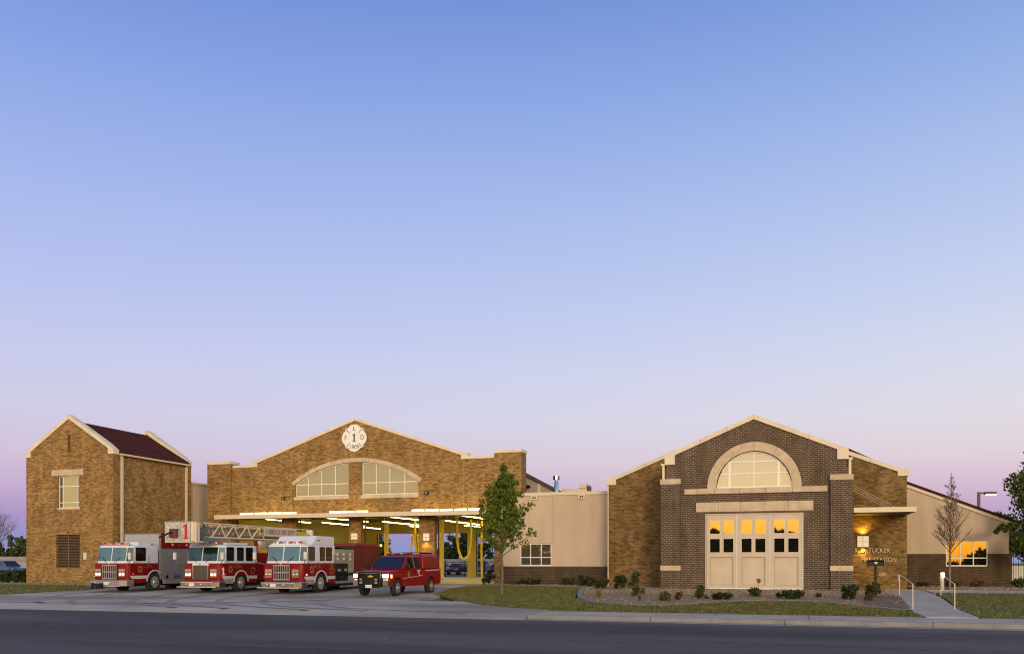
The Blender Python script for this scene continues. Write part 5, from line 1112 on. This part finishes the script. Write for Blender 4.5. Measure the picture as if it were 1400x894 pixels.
SH = [(-18.9, 53.9, 1.3, .9, shrubD, 'dark shrub at the corner of the bay hall behind the young tree', 'round', 800),
      (-17.2, 54.6, .9, .3, shrubO, 'low green shrub under the stucco wing window, nearest the young tree trunk', 'low', 450),
      (-16.2, 54.4, 1.7, .55, shrubD, 'wide low dark shrub under the stucco wing window', 'low', 800),
      (-13.6, 54.2, 1.1, .6, shrubO, 'small olive shrub against the brown brick base mid-wing', 'round', 600),
      (-12.2, 52.6, 1.2, 1.0, shrubD, 'dark upright shrub at the brick corner where the stucco wing ends', 'round', 800),
      (-11.4, 51.4, 1.0, .7, shrubD, 'dark low shrub just left of the tan brick corner', 'round', 600),
      (-9.75, 46.6, 1.1, .8, shrubO, 'pale olive shrub near the curved end of the gravel bed', 'round', 800),
      (-8.75, 46.4, 1.0, 1.05, shrubD, 'dark bushy shrub before the tan brick shoulder, left of the tallest shrub', 'round', 900),
      (-8.35, 39.2, .5, .55, shrubY, 'straw-coloured grass tuft near the rounded end of the edging', 'tuft', 260),
      (-6.9, 40.6, .85, 1.35, shrubO, 'tallest upright shrub, left of the dark brick pier', 'tall', 900),
      (-6.15, 37.3, .25, .4, shrubR, 'tiny brown seedling in front of the tallest upright shrub', 'tuft', 60),
      (-5.05, 37.2, .62, .5, shrubO, 'small round olive shrub before the left dark brick pier', 'round', 600),
      (-4.6, 38.4, .52, .42, shrubR, 'small bronze leaved shrub right of the round olive shrub', 'round', 300),
      (-3.75, 39.4, .55, .68, shrubO, 'upright shrub at the left edge of the beige doors', 'tall', 500),
      (-2.75, 38.9, 1.15, .36, shrubD, 'spreading dark shrub below the left door leaf', 'low', 700),
      (-1.52, 41.6, .95, .42, shrubD, 'dark shrub with flower stalk below the middle door leaf', 'round', 600),
      (.10, 40.1, 1.3, .46, shrubD, 'spreading dark shrub below the right door leaf', 'low', 800),
      (1.33, 41.5, .35, .25, shrubR, 'tiny brown shrub before the dark brick right of doors', 'round', 120),
      (2.55, 40.2, 1.0, .82, shrubD, 'round dark shrub at the foot of the right dark brick pier', 'round', 900),
      (3.62, 41.7, .85, .9, shrubO, 'round olive shrub at the foot of the mailbox', 'round', 1000),
      (3.25, 39.3, .45, .32, shrubR, 'small brown shrub in front of the olive mailbox shrub', 'round', 200),
      (7.7, 57.0, 1.0, .42, shrubD, 'low dark shrub behind the bollard light', 'low', 400),
      (9.45, 57.2, 1.3, .5, shrubO, 'green shrub below the orange window of right wing', 'round', 600),
      (10.7, 57.2, 1.2, .45, shrubR, 'brownish shrub right of the green one below the right wing window', 'round', 500),
      (12.9, 57.0, 1.2, .75, shrubO, 'leafy shrub at the right corner of the wing under the fence', 'round', 700)]
for X, Y, w, h, lm, lab, form, n in SH: shrub(X, Y, w*.88, h*.92, lm, lab, n=n, form=form, size=.075)
mb = MB().tube((-1.35, 41.5, gz(41.5)+.3), (-1.3, 41.5, gz(41.5)+.78), .008, n=4); leaf_cloud(mb, [(-1.3, 41.5, gz(41.5)+.76)], 60, .12, .05)
top_mesh(mb, 'flower_stalk', shrubY, 'thin pale flower stalk rising before the middle door leaf', 'plant', 'shrubs and plants in the gravel beds', fix=False)
shrub(-53.4, 49.6, 2.4, .95, shrubD, 'low clipped hedge by the left corner of the brick tower', n=1500, form='round', size=.11, name='hedge', cat='hedge')
shrub(-55.6, 49.9, 2.2, .85, shrubD, 'low hedge at the very left edge before the blue cars', n=1300, form='round', size=.11, name='hedge', cat='hedge')
shrub(17.0, 68, 5.5, 4.2, leafF, 'tall dark hedge mass behind the iron fence at right', n=4500, form='round', size=.2, name='hedge', cat='hedge')
# ------------------------------------------------------------------ fences, lot and parked cars behind
MB().box(-170, 60, 83, 134, -.2, -.02).build('parking_lot', lotmat, kind='structure')
MB().box(-120, -56, 62, 83, -.2, -.03).build('parking_lot', lotmat, kind='structure')
def iron_fence(x0, x1, y, h, label, step=.14, post=2.4, z0=0):
    t = thing('iron_fence', ((x0+x1)/2, y, z0), label, 'fence'); mb = MB(); x = x0
    while x < x1: mb.box(x-.011, x+.011, y-.011, y+.011, z0+.12, z0+h); x += step
    mb.build('pickets', black, t, kind='stuff'); MB().box(x0, x1, y-.025, y-.013, z0+.18, z0+.23).build('rail', black, t); MB().box(x0, x1, y-.025, y-.013, z0+h-.2, z0+h-.15).build('rail', black, t)
    x = x0
    while x <= x1+.01: MB().box(x-.045, x+.045, y-.045, y+.045, z0-.1, z0+h+.06).build('post', black, t); x += post
iron_fence(-52, -26, 92, 1.7, 'black iron picket fence behind the open bays with cars beyond')
iron_fence(13.15, 21, 61.5, 2.05, 'tall black iron fence between right wing and the leafy tree')
wall_ = thing('pale_wall', (16, 65.5, -.14), 'low pale wall glimpsed through the iron fence at right', 'wall'); MB().box(13.6, 20, 65.4, 65.6, -.14, 1.3).build('wall', white_frame, wall_)
w2 = thing('far_wall', (-40, 108, -.02), 'long pale low building wall beyond the parked cars behind the bays', 'building'); MB().box(-62, -22, 108, 109, -.02, 1.75).build('wall', M('pale_far_wall', (.5, .5, .5), (.55, .55, .55), sc=.5, rough=.8), w2); MB().box(-62.1, -21.9, 107.9, 109.1, 1.755, 1.95).build('roof_edge', M('far_roof_edge', (.4, .4, .42), rough=.8), w2)
w3 = thing('far_shed', (-110, 98, -.02), 'long grey low shed behind the blue cars at far left', 'building'); MB().box(-128, -96, 98, 104, -.02, 1.75).build('wall', M('shed_wall', (.30, .28, .29), (.35, .33, .34), sc=.5, rough=.8), w3); MB().box(-128.2, -95.8, 97.8, 104.2, 1.755, 2.35).build('roof', M('shed_roof', (.28, .25, .26), (.32, .29, .29), sc=.6, rough=.7), w3)
def car(X, Y, rz, paint, label, tall=False, z0=-.02):
    t = thing('parked_car', (X, Y, z0), label, 'car', 'cars parked behind the station', rz=rz); h = .32 if tall else 0
    b = lambda mb, n, m, par=t: mb.build(n, m, par, local=True)
    a1 = [(y, max(z, .28)) for y, z in arch_pts(3.55, .33, .40, 8, 0, 180)]; a2 = [(y, max(z, .28)) for y, z in arch_pts(.85, .33, .40, 8, 0, 180)]
    b(side_loft([(.05, .35), (.0, .62), (.12, .82+h*.5), (1.1, .95+h*.6), (3.9, .98+h*.6), (4.45, .95+h*.6), (4.5, .5), (4.42, .3)]+a1+a2, .88, .14, .10), 'body', paint)
    g = lambda z, f, k, rr: [(-.86+k, f, z), (.86-k, f, z), (.86-k, rr, z), (-.86+k, rr, z)]
    zb, zt = .955+h*.6, 1.42+h
    b(MB().loft([g(zb, 1.0, .03, 4.2 if tall else 4.0), g(zt-.05, 1.75, .17, 4.15 if tall else 3.5), g(zt, 1.9, .23, 4.1 if tall else 3.4)]), 'cabin', paint)
    b(MB().slab([(-.78, 1.08, zb+.06), (.78, 1.08, zb+.06), (.66, 1.66, zt-.10), (-.66, 1.66, zt-.10)], .01), 'windshield', darkglass)
    for sx in (-1, 1):
        b(MB().slab([(sx*.845, 1.35, zb+.05), (sx*.845, 3.6, zb+.05), (sx*.72, 3.3, zt-.08), (sx*.72, 1.9, zt-.08)], .012), 'side_window', darkglass)
        b(MB().box(min(sx*.5, sx*.8), max(sx*.5, sx*.8), .0, .04, .62, .76), 'headlight', alum)
        for y in (.85, 3.55):
            wv = b(MB().lathe([(.33, -.2), (.33, 0), (.2, .0), (.2, -.02), (0, -.02)], (sx*.87, y, .33), 'x', 16, sx), 'wheel', tyre); b(MB().lathe([(.2, -.015), (.17, .01), (0, .012)], (sx*.87, y, .33), 'x', 12, sx), 'rim', alum, wv)
    b(MB().box(-.45, .45, -.012, .03, .5, .66), 'grille', black)
PC = {k: M('paint_'+k, c, rough=.3, coat=.5) for k, c in (('teal', (.10, .20, .22)), ('blue', (.03, .07, .20)), ('maroon', (.16, .015, .04)), ('white', (.6, .62, .62)), ('black', (.02, .02, .025)), ('skyblue', (.05, .10, .24)))}
for X, Y, col, lab, tl in ((-44.3, 97, 'teal', 'dark teal car seen behind the fence, leftmost in the third bay', False), (-41.4, 97.3, 'white', 'white car seen behind the fence through the bay beside the pickup', False),
    (-38.9, 97, 'maroon', 'maroon car behind the fence near the yellow bay pillar', False), (-36.0, 97.2, 'blue', 'dark blue car behind the fence in the rightmost bay', True), (-33.3, 97, 'black', 'black car behind the fence at the right end of the rightmost bay', False)):
    car(X, Y, R(random.uniform(-4, 4)), PC[col], lab, tl)
car(-72.6, 66.5, R(86), PC['skyblue'], 'blue van parked left of the brick tower behind the hedge', True); car(-79.6, 72, R(84), PC['blue'], 'darker blue car at the very left edge behind the hedge', True)
# ------------------------------------------------------------------ tree belt across the street, behind the camera (seen mirrored in the panes)
cl = []; sp_ = []
for k in range(1000):
    x = random.uniform(-110, 90) if k < 650 else random.uniform(-26, 14)
    hmax = 7.8+.45*math.sin(x*.21)+.4*math.sin(x*.53+1)
    if x > 27: hmax = 1.5+.3*math.sin(x*.9)
    if 39 < x < 45: hmax = 4.9-abs(x-42)*.7  # unseen house gable, shaped from leaf clumps for its reflection
    if abs(x+2.2) < 1.6: hmax = 9.6-abs(x+2.2)*.9
    if abs(x+16.4) < 1.2: hmax = 9.4-abs(x+16.4)
    for q in range(3): cl.append((x, -100+random.uniform(-2, 2), -.6+random.random()*max(hmax-.3, 1))); sp_.append(.9)
leaf_cloud(MB(), cl, 36000, sp_, .95).build('distant_trees', leafF, kind='stuff', fix=False)
